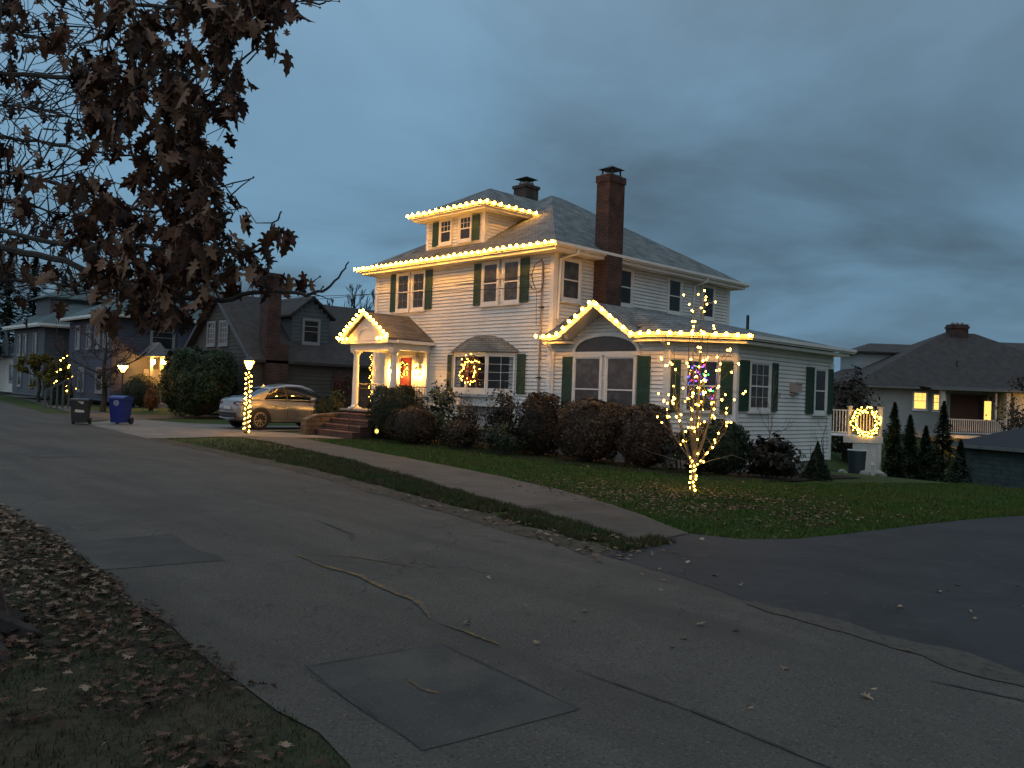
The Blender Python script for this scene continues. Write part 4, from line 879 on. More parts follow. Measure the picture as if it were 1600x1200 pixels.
def loft(secs):
    q = MB(); n = len(secs[0])
    for s in secs: q.v += s
    for i in range(len(secs)-1):
        for k in range(n): a = i*n+k; b = i*n+(k+1) % n; q.f.append((a, b, b+n, a+n))
    q.f.append(tuple(range(n))[::-1]); q.f.append(tuple(len(q.v)-n+k for k in range(n))); return q
ss = [0, .03, .06, .12, .2, .3, .45, .6, .8]+[.8+.2*i for i in range(1, 17)]+[4.15, 4.3, 4.45, 4.55, 4.62, 4.68, 4.70]
WX = (.83, 3.65); WR = .37
def cut_arch(o):
    bm = bmesh.new(); bm.from_mesh(o.data)
    for wx in WX:
        for v in bm.verts:
            pass
    bm.to_mesh(o.data); bm.free()
bd = fixn(loft([body_sec(s) for s in ss]).build('body', 'car_paint', CAR, True))
ROOFL = [(.42, 1.11), (.9, 1.30), (1.5, 1.54), (2.1, 1.635), (2.6, 1.63), (3.0, 1.52), (3.62, 1.05)]
def gh_sec(s, ex=0, lo=None):
    zr = lerp(s, ROOFL)+ex; zb = lo if lo else 1.05; wb = .865+ex; k = max(0.02, (zr-zb)/.58); wr_ = wb-(wb-.62)*min(1, k)
    half = [(0, zb), (wb, zb), (wb-(wb-wr_)*.35, zb+(zr-zb)*.42), (wr_+.03, zb+(zr-zb)*.86), (wr_-.05, zr-.012*k), (0, zr+.012*k)]
    return [(s, y, z) for y, z in half]+[(s, -y, z) for y, z in half[-2:0:-1]]
gs = [.42, .6, .8, 1.0, 1.2, 1.4, 1.6, 1.8, 2.0, 2.2, 2.4, 2.6, 2.8, 3.0, 3.2, 3.4, 3.55, 3.62]
fixn(loft([gh_sec(s) for s in gs]).build('windows', 'car_glass', CAR, True))
def gh_pt(s, f, side, ex=.012):   # f 0 belt .. 1 roof edge
    zr = lerp(s, ROOFL); k = max(.02, (zr-1.05)/.58); wb = .865; wr_ = wb-(wb-.62)*min(1, k)
    pts = [(wb, 1.05), (wb-(wb-wr_)*.35, 1.05+(zr-1.05)*.42), (wr_+.03, 1.05+(zr-1.05)*.86), (wr_-.05, zr-.012*k)]
    F_ = [0, .42, .86, 1.0]
    for i in range(3):
        if f <= F_[i+1]: t = (f-F_[i])/(F_[i+1]-F_[i]); y = pts[i][0]*(1-t)+pts[i+1][0]*t; z = pts[i][1]*(1-t)+pts[i+1][1]*t; break
    return Vector((s, side*(y+ex), z+ex*.6))
q = MB()
rs = [1.25+.1*i for i in range(18)]
def roofrow(s):
    zr = lerp(s, ROOFL)
    return [gh_pt(s, .88, 1), gh_pt(s, 1, 1), Vector((s, 0, zr+.026)), gh_pt(s, 1, -1), gh_pt(s, .88, -1)]
rows = [roofrow(s) for s in rs]
for a, b in zip(rows[:-1], rows[1:]):
    for k in range(4): q.add([a[k], a[k+1], b[k+1], b[k]], [(0, 1, 2, 3)])
for sd in (1, -1):
    def band_(fa, fb, n=14):        # thick painted strips over the glass
        A = [gh_pt(*fa(i/n), sd, .016) for i in range(n+1)]; B = [gh_pt(*fb(i/n), sd, .016) for i in range(n+1)]
        for i in range(n): q.add([A[i], A[i+1], B[i+1], B[i]], [(0, 1, 2, 3)])
    band_(lambda t: (1.2-.78*t, .88-.0*t), lambda t: (1.2-.78*t, 1.0))
    band_(lambda t: (1.0-.5*t, .05+.0*t), lambda t: (1.35-.85*t, .9))            # rear quarter
    band_(lambda t: (3.02+.56*t, .86), lambda t: (2.9+.70*t, 1.0))
    band_(lambda t: (.5+3.1*t, 0), lambda t: (.5+3.1*t, .06 if .1 < t < .97 else .02))
q.build('roof', 'car_paint', CAR, True)
q = MB()
for sd in (1, -1):
    q.bar(gh_pt(1.98, .02, sd, .018), gh_pt(1.86, .88, sd, .018), .05, .006, up=(0, 1, 0))
    for s0 in (1.42,): q.bar(gh_pt(s0-.3, .02, sd, .018), gh_pt(s0+.02, .80, sd, .018), .02, .006, up=(0, 1, 0))
q.build('window_pillar', 'plastic_black', CAR)
for wx in WX:
    for sd in (1, -1):
        q = MB(); K = 18
        for i in range(K):
            a0, a1 = math.pi*(-.08+1.16*i/K), math.pi*(-.08+1.16*(i+1)/K)
            P = lambda a, r_, y: Vector((wx+r_*math.cos(a), sd*y, WR+r_*math.sin(a)))
            q.add([P(a0, .02, .962), P(a0, .43, .962), P(a1, .43, .962), P(a1, .02, .962), P(a0, .43, .90), P(a1, .43, .90)], [(0, 1, 2, 3), (1, 4, 5, 2)])
        q.build('wheel_arch', 'plastic_black', CAR)
for wx in WX:
    for sd in (1, -1):
        c = Vector((wx, sd*.86, WR)); q = MB()
        prof = [(.24, -.09), (.30, -.11), (.36, -.09), (.37, -.05), (.37, .05), (.36, .095), (.30, .115), (.25, .10)]
        base = 0; n = 28
        for r_, y in prof:
            for k in range(n): a = 2*math.pi*k/n; q.v.append((c.x+r_*math.cos(a), c.y+sd*y, c.z+r_*math.sin(a)))
        for i in range(len(prof)-1):
            for k in range(n): a = i*n+k; b = i*n+(k+1) % n; q.f.append((a, b, b+n, a+n))
        wh = q.build('wheel', 'tyre', CAR, True)
        q = MB(); R_ = lambda a, r_, y: Vector((c.x+r_*math.cos(a), c.y+sd*y, c.z+r_*math.sin(a)))
        for k in range(28):
            a0, a1 = 2*math.pi*k/28, 2*math.pi*(k+1)/28; q.add([R_(a0, .225, .108), R_(a0, .255, .105), R_(a1, .255, .105), R_(a1, .225, .108)], [(0, 1, 2, 3)])
        for k in range(10):
            a = 2*math.pi*(k//2)/5+(.16 if k % 2 else -.16); a2 = 2*math.pi*(k//2)/5+(.30 if k % 2 else -.30)
            q.add([R_(a-.28, .05, .09), R_(a+.28, .05, .09), R_(a2+.09, .232, .107), R_(a2-.09, .232, .107)], [(0, 1, 2, 3)])
        q.tube([R_(0, 0, .06), R_(0, 0, .1)], .06, 12); q.build('rim', 'rim', wh)
        q = MB(); q.tube([R_(0, 0, .0), R_(0, 0, .05)], .25, 20); q.build('brake', 'metal_dark', wh)
for sd in (1, -1):
    q = MB(); q.prism([(.025, sd*.45, .86), (.025, sd*.72, .85), (.10, sd*.83, .86), (.36, sd*.935, .90), (.36, sd*.935, .97), (.12, sd*.83, .995), (.03, sd*.72, .99), (.02, sd*.45, .95)], (-.02, sd*.012, 0)); q.build('taillight', 'tail_red', CAR)
    q = MB(); q.ball((2.96, sd*1.0, 1.10), .11, 10, 6, .7); q.bar((2.98, sd*.88, 1.06), (2.97, sd*.96, 1.09), .04, .04); q.build('mirror', 'car_paint', CAR, True)
    for s0 in (1.35, 2.35):
        q = MB(); q.bar((s0, sd*.965, .89), (s0+.2, sd*.962, .885), .03, .028); q.build('door_handle', 'rim', CAR)
    q = MB(); q.prism([(1.28, sd*.955, .30), (3.2, sd*.95, .30), (3.2, sd*.95, .325), (1.28, sd*.955, .345)], (0, sd*.02, 0)); q.build('sill_trim', 'rim', CAR)
q = MB(); q.prism([(-.012, -.66, .44), (-.012, .66, .44), (-.02, .7, .60), (-.02, -.7, .60)], (.2, 0, 0)); q.prism([(.02, -.72, .36), (.02, .72, .36), (.0, .7, .44), (.0, -.7, .44)], (.3, 0, 0)); q.build('bumper', 'plastic_black', CAR)
q = MB(); q.box((-.035, -.72, .595), (.0, .72, .62)); q.tube([(-.03, -.6, .40), (-.03, -.25, .38), (-.03, .25, .38), (-.03, .6, .40)], .018, 6); q.build('chrome_strip', 'rim', CAR)
q = MB(); q.box((-.03, -.26, .70), (-.012, .26, .81)); q.build('license_plate', 'plate', CAR)
q = MB(); q.prism([(1.32, -.015, 1.50), (1.46, -.015, 1.55), (1.40, -.01, 1.63)], (0, .03, 0)); q.build('antenna', 'car_paint', CAR)
for wx in (1.62, 2.62):       # door shut lines
    q = MB(); 
    for i in range(5): pass
q = MB()
for s0 in (1.98, 3.0):
    for sd in (1, -1):
        pts = []
        for i in range(6):
            zt, zb, w_ = lerp(s0, TOPL), lerp(s0, BOTL), lerp(s0, WID); fz = [.22, .36, .55, .74, .80, .95][i]; fy = [.985, .975, 1.0, .99, .955, .91][i]; pts.append((s0-.02*i, sd*(w_*fy+.001), zb+(zt-zb)*fz))
        q.tube(pts, .006, 4)
q.build('door_seam', 'plastic_black', CAR)
CAR.scale = (1, 1, 1.05); CAR.location = (-29.45, 13.95, .01); CAR.rotation_euler = (0, 0, math.radians(90))
# solar path lights
mat('solar_glow', (1, .9, .3), emit=2.2, ecol=(.95, .85, .16))
for (u_, v_, lab) in ((588, 690, 'small glowing yellow garden light by the round bush near the steps'), (1056, 733, 'small glowing yellow garden light left of the lit young tree')):
    P = G(u_, v_, -.03); r_ = thing('garden_light', lab, 'garden light', (P.x, P.y, P.z), 'solar garden lights')
    q = MB(); q.tube([(P.x, P.y, P.z-.1), (P.x, P.y, P.z+.24)], .009, 5); q.lathe((P.x, P.y, P.z+.42), [(.02, .08), (.07, .05), (.05, .03)], 10); q.build('stake', 'metal_dark', r_)
    q = MB(); q.ball((P.x, P.y, P.z+.34), .065, 12, 8, 1.25); gl_ = q.build('globe', 'solar_glow', r_)
    q = MB()
    for k in range(5): a = k*math.pi/5; q.tube([(P.x+.069*math.cos(a)*math.cos(t), P.y+.069*math.sin(a)*math.cos(t), P.z+.34+.086*math.sin(t)) for t in [i*math.pi/8 for i in range(17)]], .006, 4)
    for z in (-.05, 0, .05): q.tube([(P.x+.068*math.cos(t), P.y+.068*math.sin(t), P.z+.34+z) for t in [i*math.pi/6 for i in range(13)]], .006, 4)
    q.build('cage', 'metal_dark', r_)
# ================================================================ VEGETATION
def leafmat(name, c1, c2, scale=2.5, rough=.6, c3=None):
    m = bpy.data.materials.new(name); m.use_nodes = True; MATS[name] = m
    t = m.node_tree; b = t.nodes['Principled BSDF']; b.inputs['Roughness'].default_value = rough; b.inputs['Specular IOR Level'].default_value = .3
    tc = t.nodes.new('ShaderNodeTexCoord'); n = t.nodes.new('ShaderNodeTexNoise'); n.inputs['Scale'].default_value = scale*4; n.inputs['Detail'].default_value = 5; n.inputs['Roughness'].default_value = .7
    t.links.new(tc.outputs['Object'], n.inputs['Vector']); r = t.nodes.new('ShaderNodeValToRGB'); t.links.new(n.outputs[0], r.inputs[0])
    r.color_ramp.elements[0].position = .35; r.color_ramp.elements[0].color = (*c1, 1); r.color_ramp.elements[1].position = .65; r.color_ramp.elements[1].color = (*(c3 or c2), 1)
    if c3: e = r.color_ramp.elements.new(.5); e.color = (*c2, 1)
    gi = t.nodes.new('ShaderNodeNewGeometry'); mm = t.nodes.new('ShaderNodeMath'); mm.operation = 'MULTIPLY_ADD'; mm.inputs[1].default_value = .55
    m3 = t.nodes.new('ShaderNodeMath'); m3.operation = 'MULTIPLY_ADD'; m3.inputs[1].default_value = .75; m3.inputs[2].default_value = -.15; t.links.new(n.outputs[0], m3.inputs[0])
    t.links.new(gi.outputs['Random Per Island'], mm.inputs[0]); t.links.new(m3.outputs[0], mm.inputs[2]); t.links.new(mm.outputs[0], r.inputs[0])
    t.links.new(r.outputs[0], b.inputs['Base Color']); return m
leafmat('leaf_green', (.008, .020, .006), (.030, .052, .015))
leafmat('leaf_yew', (.005, .014, .005), (.018, .034, .011))
leafmat('leaf_russet', (.016, .010, .006), (.045, .025, .013), c3=(.105, .062, .036))
leafmat('leaf_brown', (.012, .009, .005), (.055, .034, .018))
leafmat('leaf_rhodo', (.014, .024, .008), (.085, .10, .045), 3)
leafmat('leaf_rhodo_dark', (.006, .009, .005), (.024, .020, .011), 3)
leafmat('leaf_yellow', (.10, .085, .015), (.20, .16, .03)); leafmat('leaf_orange', (.16, .05, .012), (.30, .10, .02)); leafmat('leaf_red', (.07, .014, .010), (.14, .03, .018))
leafmat('leaf_oak', (.030, .014, .009), (.095, .034, .016), 3.0, .8, c3=(.18, .10, .062))
leafmat('leaf_fallen', (.045, .022, .012), (.11, .055, .028), 6.0, .85, c3=(.26, .17, .11))
mat('stem', (.05, .04, .03), (.035, .028, .02), 10, .9)
def rv(R=RND):
    while True:
        v = Vector((R.uniform(-1, 1), R.uniform(-1, 1), R.uniform(-1, 1)))
        if .01 < v.length < 1: return v
def shrub(name, label, x, y, rx, ry, h, m, n=3600, leaf=.045, clip_=.12, loose=.0, group=None, cat='shrub', lobes=9, seed=1, base=.0, stems=9, shape='round'):
    R = random.Random(seed); z0 = ground_z(x, y); root = thing(name, label, cat, (x, y, z0), group)
    f = MB(); pts = []
    L_ = [(rv(R).normalized(), R.uniform(.75, 1.12)) for _ in range(lobes)]
    for i in range(n):
        d = rv(R).normalized()
        if d.z < -.75: d.z = -d.z
        bulge = 1+.26*noise.noise(d*2.1+Vector((seed, 0, 0)))+.17*noise.noise(d*5.5+Vector((seed, 3, 0)))*(1+2*loose)
        rr = (1-clip_*abs(R.gauss(0, 1))-(.45*R.random()**2 if loose else .08*R.random()))*bulge
        if shape == 'cone':
            t = R.random()**.75; a = R.uniform(0, 6.283); q_ = t*(.85+.25*noise.noise(Vector((a, t*6, seed))))*R.uniform(.6, 1.05)
            p = Vector((x+rx*q_*math.cos(a), y+ry*q_*math.sin(a), z0+h*(1-t)+.02))
        elif shape == 'clipped':
            s_ = max(math.hypot(d.x, d.y), abs(d.z)); dd = d.lerp(d/s_, .42); zz = (.5+.5*dd.z*min(rr, 1.06)); ta = 1-.16*max(0, .45-zz)/.45
            p = Vector((x+rx*rr*dd.x*ta*.97, y+ry*rr*dd.y*ta*.97, z0+h*zz*1.0-.04))
        elif shape == 'box':
            s_ = max(abs(d.x), abs(d.y), abs(d.z)); dd = d.lerp(d/s_, .7); p = Vector((x+rx*rr*dd.x, y+ry*rr*dd.y, z0+h*.5+h*.5*rr*dd.z))
        else:
            if d.z > 0: p = Vector((x+1.06*rx*rr*d.x, y+1.06*ry*rr*d.y, z0+h*(.45+.56*rr*d.z)))
            else: hh = math.hypot(d.x, d.y)+1e-6; g_ = (1+d.z*.06)*rr*1.04*(hh if R.random() < .12 else 1); p = Vector((x+rx*g_*d.x/hh, y+ry*g_*d.y/hh, z0+h*.45*(1+d.z)))
        if loose and noise.noise(p*2.2+Vector((seed*2, 0, 0))) < -.12: continue
        nrm = (d+rv(R)*.8).normalized(); t1 = nrm.orthogonal().normalized(); t1.rotate(Matrix.Rotation(R.uniform(0, 6.28), 3, nrm)); t2 = nrm.cross(t1)
        l = leaf*R.uniform(.6, 1.35); w_ = l*R.uniform(.32, .55)
        f.add([p-t1*l, p-t2*w_, p+t1*l, p+t2*w_], [(0, 1, 2, 3)])
    f.build('foliage', m, root)
    s = MB()
    for i in range(stems):
        a = R.uniform(0, 6.28); e = Vector((x+rx*.75*math.cos(a)*R.random(), y+ry*.75*math.sin(a)*R.random(), z0+h*R.uniform(.6, .95))); b = Vector((x+.12*math.cos(a), y+.12*math.sin(a), z0-.05))
        mid = b.lerp(e, .5)+rv(R)*.08; s.tube([b, mid, e], [.016, .011, .004], 4)
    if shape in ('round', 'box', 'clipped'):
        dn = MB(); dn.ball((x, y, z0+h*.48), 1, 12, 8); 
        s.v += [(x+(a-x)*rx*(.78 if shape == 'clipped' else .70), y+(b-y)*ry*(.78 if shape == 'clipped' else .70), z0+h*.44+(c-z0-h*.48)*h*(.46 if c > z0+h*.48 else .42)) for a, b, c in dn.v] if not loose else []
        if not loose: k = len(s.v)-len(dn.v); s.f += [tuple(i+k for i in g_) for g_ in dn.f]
    s.build('stems', 'stem', root); return root
def Y(u, v, y):
    r = ray(u, v); t = y/r.y; return Vector((0, 0, CH))+r*t
def SH(pl, pr_, top, y, m, label, **k):
    """shrub from its measured left, right and top edges at distance row y"""
    a, b = Y(pl, top+40, y), Y(pr_, top+40, y); c = Y((pl+pr_)/2, top, y); x = (a.x+b.x)/2; dep = c.dot(FW)
    rx = (pr_-pl)/2/FPX*dep*1.06; yy = (a.y+b.y)/2; h = c.z-ground_z(x, yy)
    nm = k.pop('name', 'shrub'); return shrub(nm, label, c.x, yy, rx, rx*k.pop('deep', .9), h, m, **k)
gp = 'bushes along the front of the white house'
SH(573, 668, 601, 16.6, 'leaf_yew', 'large rounded dark green bush right of the brick steps', n=12000, leaf=.042, clip_=.08, group=gp, seed=1, shape='clipped')
SH(597, 690, 634, 15.9, 'leaf_brown', 'low brownish mound in front of the large round dark bush', n=6000, leaf=.035, group=gp, seed=2, deep=.6)
SH(655, 725, 603, 16.9, 'leaf_rhodo', 'open bush with pale leaves under the left end of the bow window', n=2600, leaf=.075, loose=1, clip_=.25, group=gp, seed=3)
SH(700, 765, 622, 16.9, 'leaf_brown', 'thin twiggy bush under the middle of the bow window', n=2000, leaf=.045, loose=1, clip_=.3, group=gp, seed=4, stems=30)
SH(750, 825, 606, 16.9, 'leaf_rhodo_dark', 'loose dark leggy bush under the right end of the bow window', n=2600, leaf=.06, loose=1, clip_=.3, group=gp, seed=5, stems=26)
SH(808, 884, 613, 17.0, 'leaf_brown', 'upright brown bush by the downspout corner', n=12000, leaf=.036, clip_=.07, group=gp, seed=6, shape='clipped')
SH(868, 978, 621, 16.7, 'leaf_russet', 'clipped russet bush under the left tall wing window', n=15000, leaf=.034, clip_=.06, group=gp, seed=7, shape='clipped')
SH(962, 1056, 631, 16.9, 'leaf_russet', 'clipped russet bush under the right tall wing window', n=14000, leaf=.034, clip_=.06, group=gp, seed=8, shape='clipped')
SH(1084, 1172, 655, 17.4, 'leaf_yew', 'round dark green bush behind the lit young tree', n=13000, leaf=.036, clip_=.06, group=gp, seed=9, shape='clipped')
SH(1165, 1252, 684, 18.6, 'leaf_rhodo_dark', 'low dark rhododendron below the divided wing side window', n=3200, leaf=.085, loose=1, clip_=.2, group=gp, seed=10)
SH(1252, 1304, 692, 20.5, 'leaf_yew', 'small pointed dark conifer below the rear wing window', n=5000, leaf=.03, shape='cone', group=gp, seed=11)
SH(684, 758, 655, 16.2, 'leaf_brown', 'low scrubby bush filling the gap under the bow window', n=3500, leaf=.045, group=gp, seed=24, clip_=.2, loose=.6)
SH(745, 835, 660, 16.1, 'leaf_yew', 'low dark bush in front of the leggy bush', n=4000, leaf=.04, group=gp, seed=25, clip_=.16, loose=.5)
SH(1035, 1105, 672, 16.6, 'leaf_rhodo_dark', 'low dark bush between the russet bushes and the round green one', n=3500, leaf=.05, group=gp, seed=26, clip_=.16, loose=.4)
SH(503, 542, 608, 16.9, 'leaf_yew', 'small rounded green bush behind the stone stair wall', n=3500, leaf=.04, seed=12)
SH(490, 511, 620, 15.9, 'leaf_yew', 'narrow dark bush at the front of the silver car', n=2200, leaf=.04, seed=13)
SH(246, 378, 543, 17.0, 'leaf_green', 'huge rounded evergreen bush left of the silver car', n=20000, leaf=.075, clip_=.10, seed=14, deep=.8, name='large_shrub', shape='clipped')
SH(330, 455, 548, 22.5, 'leaf_green', 'broad evergreen bush directly behind the silver car roof', n=9000, leaf=.08, seed=15, name='large_shrub')
SH(430, 512, 556, 25.0, 'leaf_yew', 'dark evergreen bush behind the front of the silver car', n=7000, leaf=.08, seed=16, name='large_shrub')
SH(505, 560, 572, 24.0, 'leaf_red', 'dark red-leaved bush seen past the left porch column', n=3500, leaf=.06, loose=1, clip_=.2, seed=17, stems=20)
SH(226, 248, 606, 18.0, 'leaf_orange', 'small orange bush beside the huge evergreen', n=1600, leaf=.05, seed=18)
SH(195, 250, 583, 19.5, 'leaf_green', 'green bush glowing beside the neighbour\'s lamp post', n=4000, leaf=.06, seed=19)
SH(146, 200, 600, 21, 'leaf_brown', 'low brown hedge under the neighbour\'s bare tree', n=3000, leaf=.06, seed=20)
SH(38, 92, 574, 22, 'leaf_yew', 'dark clipped hedge in front of the far blue-grey house', n=4000, leaf=.08, seed=21, shape='box')
SH(50, 86, 578, 20.5, 'leaf_yellow', 'olive rounded bush by the far white stair rail', n=2500, leaf=.07, seed=22)
# ---- trees
def tree(name, label, base, h, trunk_r, seed, m='bark_far', spread=.5, first=.3, n1=9, n2=5, n3=4, lean=(0, 0), twig=.006, crown=None, cm='leaf_green', up=.6, cat='tree', group=None, leafn=0, leaf=.08, sides=5, tw=1.0):
    R = random.Random(seed); base = Vector(base); root = thing(name, label, cat, base, group)
    t = MB(); c = MB(); tops = []
    P = [base+Vector((lean[0]*h*(i/6)**1.3+.03*h*R.uniform(-1, 1)*(i > 0), lean[1]*h*(i/6)**1.3+.03*h*R.uniform(-1, 1)*(i > 0), h*.92*i/6-.05*(i == 0))) for i in range(7)]
    t.tube(P, [trunk_r*(1-.85*i/6) for i in range(7)], 8); t.build('trunk', m, root)
    def at_(f): f *= 6; i = min(5, int(f)); return P[i].lerp(P[i+1], f-i)
    def branch(p, d, l, r_, lev):
        pts = [p]; q = p.copy(); dd = d.copy()
        for i in range(4): dd = (dd+rv(R)*.22+UP*.10*up).normalized(); q = q+dd*l/4; pts.append(q.copy())
        c.tube(pts, [r_, r_*.8, r_*.6, r_*.45, r_*.2], sides if lev == 0 else 3, cap=False)
        tops.append((pts[-1], dd))
        if lev >= 2: return
        for k in range((n2, n3)[lev]):
            f = R.uniform(.25, 1.0); i = min(3, int(f*4)); s_ = pts[i].lerp(pts[i+1], f*4-i); e = (dd+rv(R)*.95+UP*.25*up).normalized()
            branch(s_, e, l*R.uniform(.40, .62), max(twig, r_*.5), lev+1)
    for i in range(n1):
        f = first+(1-first)*(i+R.random())/n1; a = i*2.4+R.uniform(-.5, .5); l = h*spread*(1.15-f)*R.uniform(.75, 1.15)
        branch(at_(f), Vector((math.cos(a), math.sin(a), up*R.uniform(.5, 1.3))).normalized(), l, trunk_r*(1-.8*f)*.6, 0)
    c.build('branches', m, root)
    if leafn:
        f = MB()
        for i in range(leafn):
            p, d = R.choice(tops); p = p+rv(R)*h*.05*tw; nrm = rv(R).normalized(); t1 = nrm.orthogonal().normalized(); t2 = nrm.cross(t1); l = leaf*R.uniform(.6, 1.3); f.add([p-t1*l, p-t2*l*.5, p+t1*l, p+t2*l*.5], [(0, 1, 2, 3)])
        f.build('crown', cm, root)
    return root
def conifer(name, label, base, h, r, seed, m='leaf_yew', n=4000, leaf=.12, group=None, ragged=.3, low=.08):
    R = random.Random(seed); base = Vector(base); root = thing(name, label, 'evergreen tree', base, group)
    t = MB(); t.tube([base-UP*.1, base+UP*h*.97], [r*.09, .02], 7); t.build('trunk', 'bark_far', root); f = MB()
    for i in range(n):
        u_ = R.random()**.8; a = R.uniform(0, 6.283); k = (.72+ragged*noise.noise(Vector((a*1.5, u_*9+seed, 0)))*1.6)*u_**.85
        q_ = r*k*R.uniform(.35, 1.08); p = base+Vector((q_*math.cos(a), q_*math.sin(a), h*(low+(1-low)*(1-u_))-q_*.18))
        d = Vector((math.cos(a), math.sin(a), R.uniform(-.5, .2))).normalized(); s_ = d.cross(UP).normalized(); l = leaf*R.uniform(.6, 1.4)
        f.add([p-d*l, p-s_*l*.4+UP*R.uniform(-.03, .03), p+d*l, p+s_*l*.4], [(0, 1, 2, 3)])
    f.build('crown', m, root); return root
# young multi-stem tree wound with fairy lights
TB = G(1082, 775, -.05); TBZ = ground_z(TB.x, TB.y)
R = random.Random(5)
YT = thing('young_tree', 'bare young vase-shaped tree wound with warm fairy lights on the lawn', 'tree', (TB.x, TB.y, TBZ))
t = MB(); t.tube([(TB.x, TB.y, TBZ-.05), (TB.x+.0, TB.y, TBZ+.25), (TB.x+.01, TB.y, TBZ+.62)], [.05, .04, .036], 8); t.build('trunk', 'bark_young', YT)
c = MB(); spots = []
fork = Vector((TB.x+.01, TB.y, TBZ+.6)); S_ = R0
def stem(p, tx, ty, h, r_, side=True):
    pts = []; K = 9
    for i in range(K+1):
        f = i/K; o = 1-(1-f)**1.9; pts.append(p+S_*tx*o+D0*ty*o+UP*h*f+rv(R)*.025*(i > 0))
    c.tube(pts, [r_*(1-.85*i/K) for i in range(K+1)], 5)
    for i in range(1, K+1): spots.append((pts[i], i/K))
    if side:
        for k in range(5):
            f = R.uniform(.2, .95); i = min(K-1, int(f*K)); q_ = pts[i].lerp(pts[i+1], f*K-i); a = R.uniform(0, 6.283); l = R.uniform(.25, .6)
            e = [q_+Vector((math.cos(a)*l*g_*.75, math.sin(a)*l*g_*.75, l*g_**.8*.8))+rv(R)*.012 for g_ in (0, .3, .6, 1)]
            c.tube(e, [.007, .005, .004, .002], 3, cap=False); spots.append((e[2], f)); spots.append((e[3], f))
for tx, ty, h in ((-.62, .1, 1.1), (-.55, -.1, 1.75), (-.45, .25, 2.25), (-.25, -.2, 2.75), (-.08, .1, 3.0), (.02, -.1, 3.05), (.12, .1, 3.1), (.25, .2, 2.7), (.42, -.15, 2.3), (.50, .1, 1.75), (.62, -.1, 1.25), (.75, .1, .9)):
    stem(fork+UP*R.uniform(-.25, .05), tx*.86, ty, h, .02 if h > 1.5 else .013)
for a, l in ((-1.15, .35), (1.0, .12)):
    p0_ = fork-UP*.1; c.tube([p0_, p0_+S_*a*.35+UP*.12, p0_+S_*a*.7+UP*.22, p0_+S_*a+UP*l], [.010, .008, .005, .003], 4, cap=False)
c.build('branches', 'bark_young', YT)
def fairy(label, pts, r=.0175):
    root = thing('fairy_lights', label, 'string lights', pts[0], 'fairy lights on the young tree')
    q = MB(); o = sorted(pts, key=lambda p: p.z)
    q.tube([p+rv(R)*.01 for p in o[::1]], .0025, 3, cap=False); q.build('wire', 'green_wire', root)
    for p in pts: inst('bulb', bulbmesh(r, 'bulb_fairy', 6, 4), p+rv(R)*.02, root)
low = [Vector((TB.x, TB.y, TBZ+.05+.028*i))+Vector((math.cos(i*1.9), math.sin(i*1.9), 0))*.055 for i in range(20)]
pl_ = []
def upto(zmin, zmax, n, wmax):
    out = []
    tries = 0
    while len(out) < n and tries < 4000:
        tries += 1; p, f = R.choice(spots); h_ = p.z-TBZ
        if zmin < h_ < zmax and (p-Vector((TB.x, TB.y, p.z))).length < wmax: out.append(p+rv(R)*.05)
    return out
fairy('warm fairy lights wound round the trunk and lower branches of the young tree', low+upto(.55, 1.75, 72, 1.2))
fairy('warm fairy lights in the upper branches of the young tree', upto(1.75, 3.0, 58, 1.1)+upto(3.0, 3.9, 16, .5))
# bare ornamental behind the rhododendron by the wing side wall
p = Y(1205, 730, 19.8); tree('bare_sapling', 'thin bare sapling in front of the wing side wall', (p.x, p.y, ground_z(p.x, p.y)), 2.9, .022, 31, m='bark_young', spread=.33, first=.25, n1=9, n2=4, n3=3, twig=.003, up=1.3)
p = Y(1285, 730, 22.5); tree('bare_sapling', 'spindly bare shrub at the rear corner of the wing', (p.x, p.y, ground_z(p.x, p.y)), 2.2, .015, 32, m='bark_far', spread=.3, first=.2, n1=8, n2=3, n3=2, twig=.003, up=1.5)
# neighbours' trees
p = G(160, 643); tree('bare_tree', 'small spreading bare tree in front of the blue-grey house', (p.x, p.y, 0), 4.6, .17, 41, m='bark', spread=.62, first=.28, n1=11, n2=7, n3=5, twig=.008, up=.35, leafn=900, leaf=.05, cm='leaf_red')
p = G(20, 620); tree('yellow_tree', 'small low tree with yellow-olive leaves at far left', (p.x*.8, p.y*.8+1.5, 0), 3.2, .12, 42, m='bark', spread=.6, first=.4, n1=9, n2=5, n3=3, up=.3, leafn=4500, leaf=.09, cm='leaf_yellow')
def bg(u_, v_, d, dz=0): q_ = V(u_, v_, d); return (q_.x, q_.y, min(0, ground_z(q_.x, q_.y))+dz)
for i, (u_, d, h, sp, lab) in enumerate([(548, 62, 9.6, .42, 'bare tree above the roofs left of the main eave'), (515, 68, 9.2, .4, 'finer bare tree beside the one left of the main eave'), (590, 75, 11, .4, 'bare tree half hidden behind the left end of the house'), (350, 66, 12, .45, 'tall bare tree behind the brown-roofed house'), (285, 80, 13, .45, 'tall bare tree above the blue-grey roof')]):
    tree('bare_tree', lab, bg(u_, 600, d), h, .22, 50+i, spread=sp, n1=14, n2=7, n3=5, twig=.022, up=1.0, group='bare trees behind the houses')
tree('bare_tree', 'bare treetop showing above the white house roof', bg(975, 600, 58), 12.7, .25, 60, spread=.3, n1=12, n2=6, n3=5, twig=.02, up=1.2, group='bare trees behind the houses')
tree('bare_tree', 'wide misty bare tree between the wing and the right house', bg(1350, 640, 95, -3), 9.8, .3, 61, spread=.5, n1=16, n2=8, n3=6, twig=.03, up=.9, group='bare trees behind the houses')
tree('bare_tree', 'lower bare tree left of the right house roof', bg(1318, 640, 80, -3), 7.6, .25, 62, spread=.5, n1=14, n2=7, n3=5, twig=.028, up=.9, group='bare trees behind the houses')
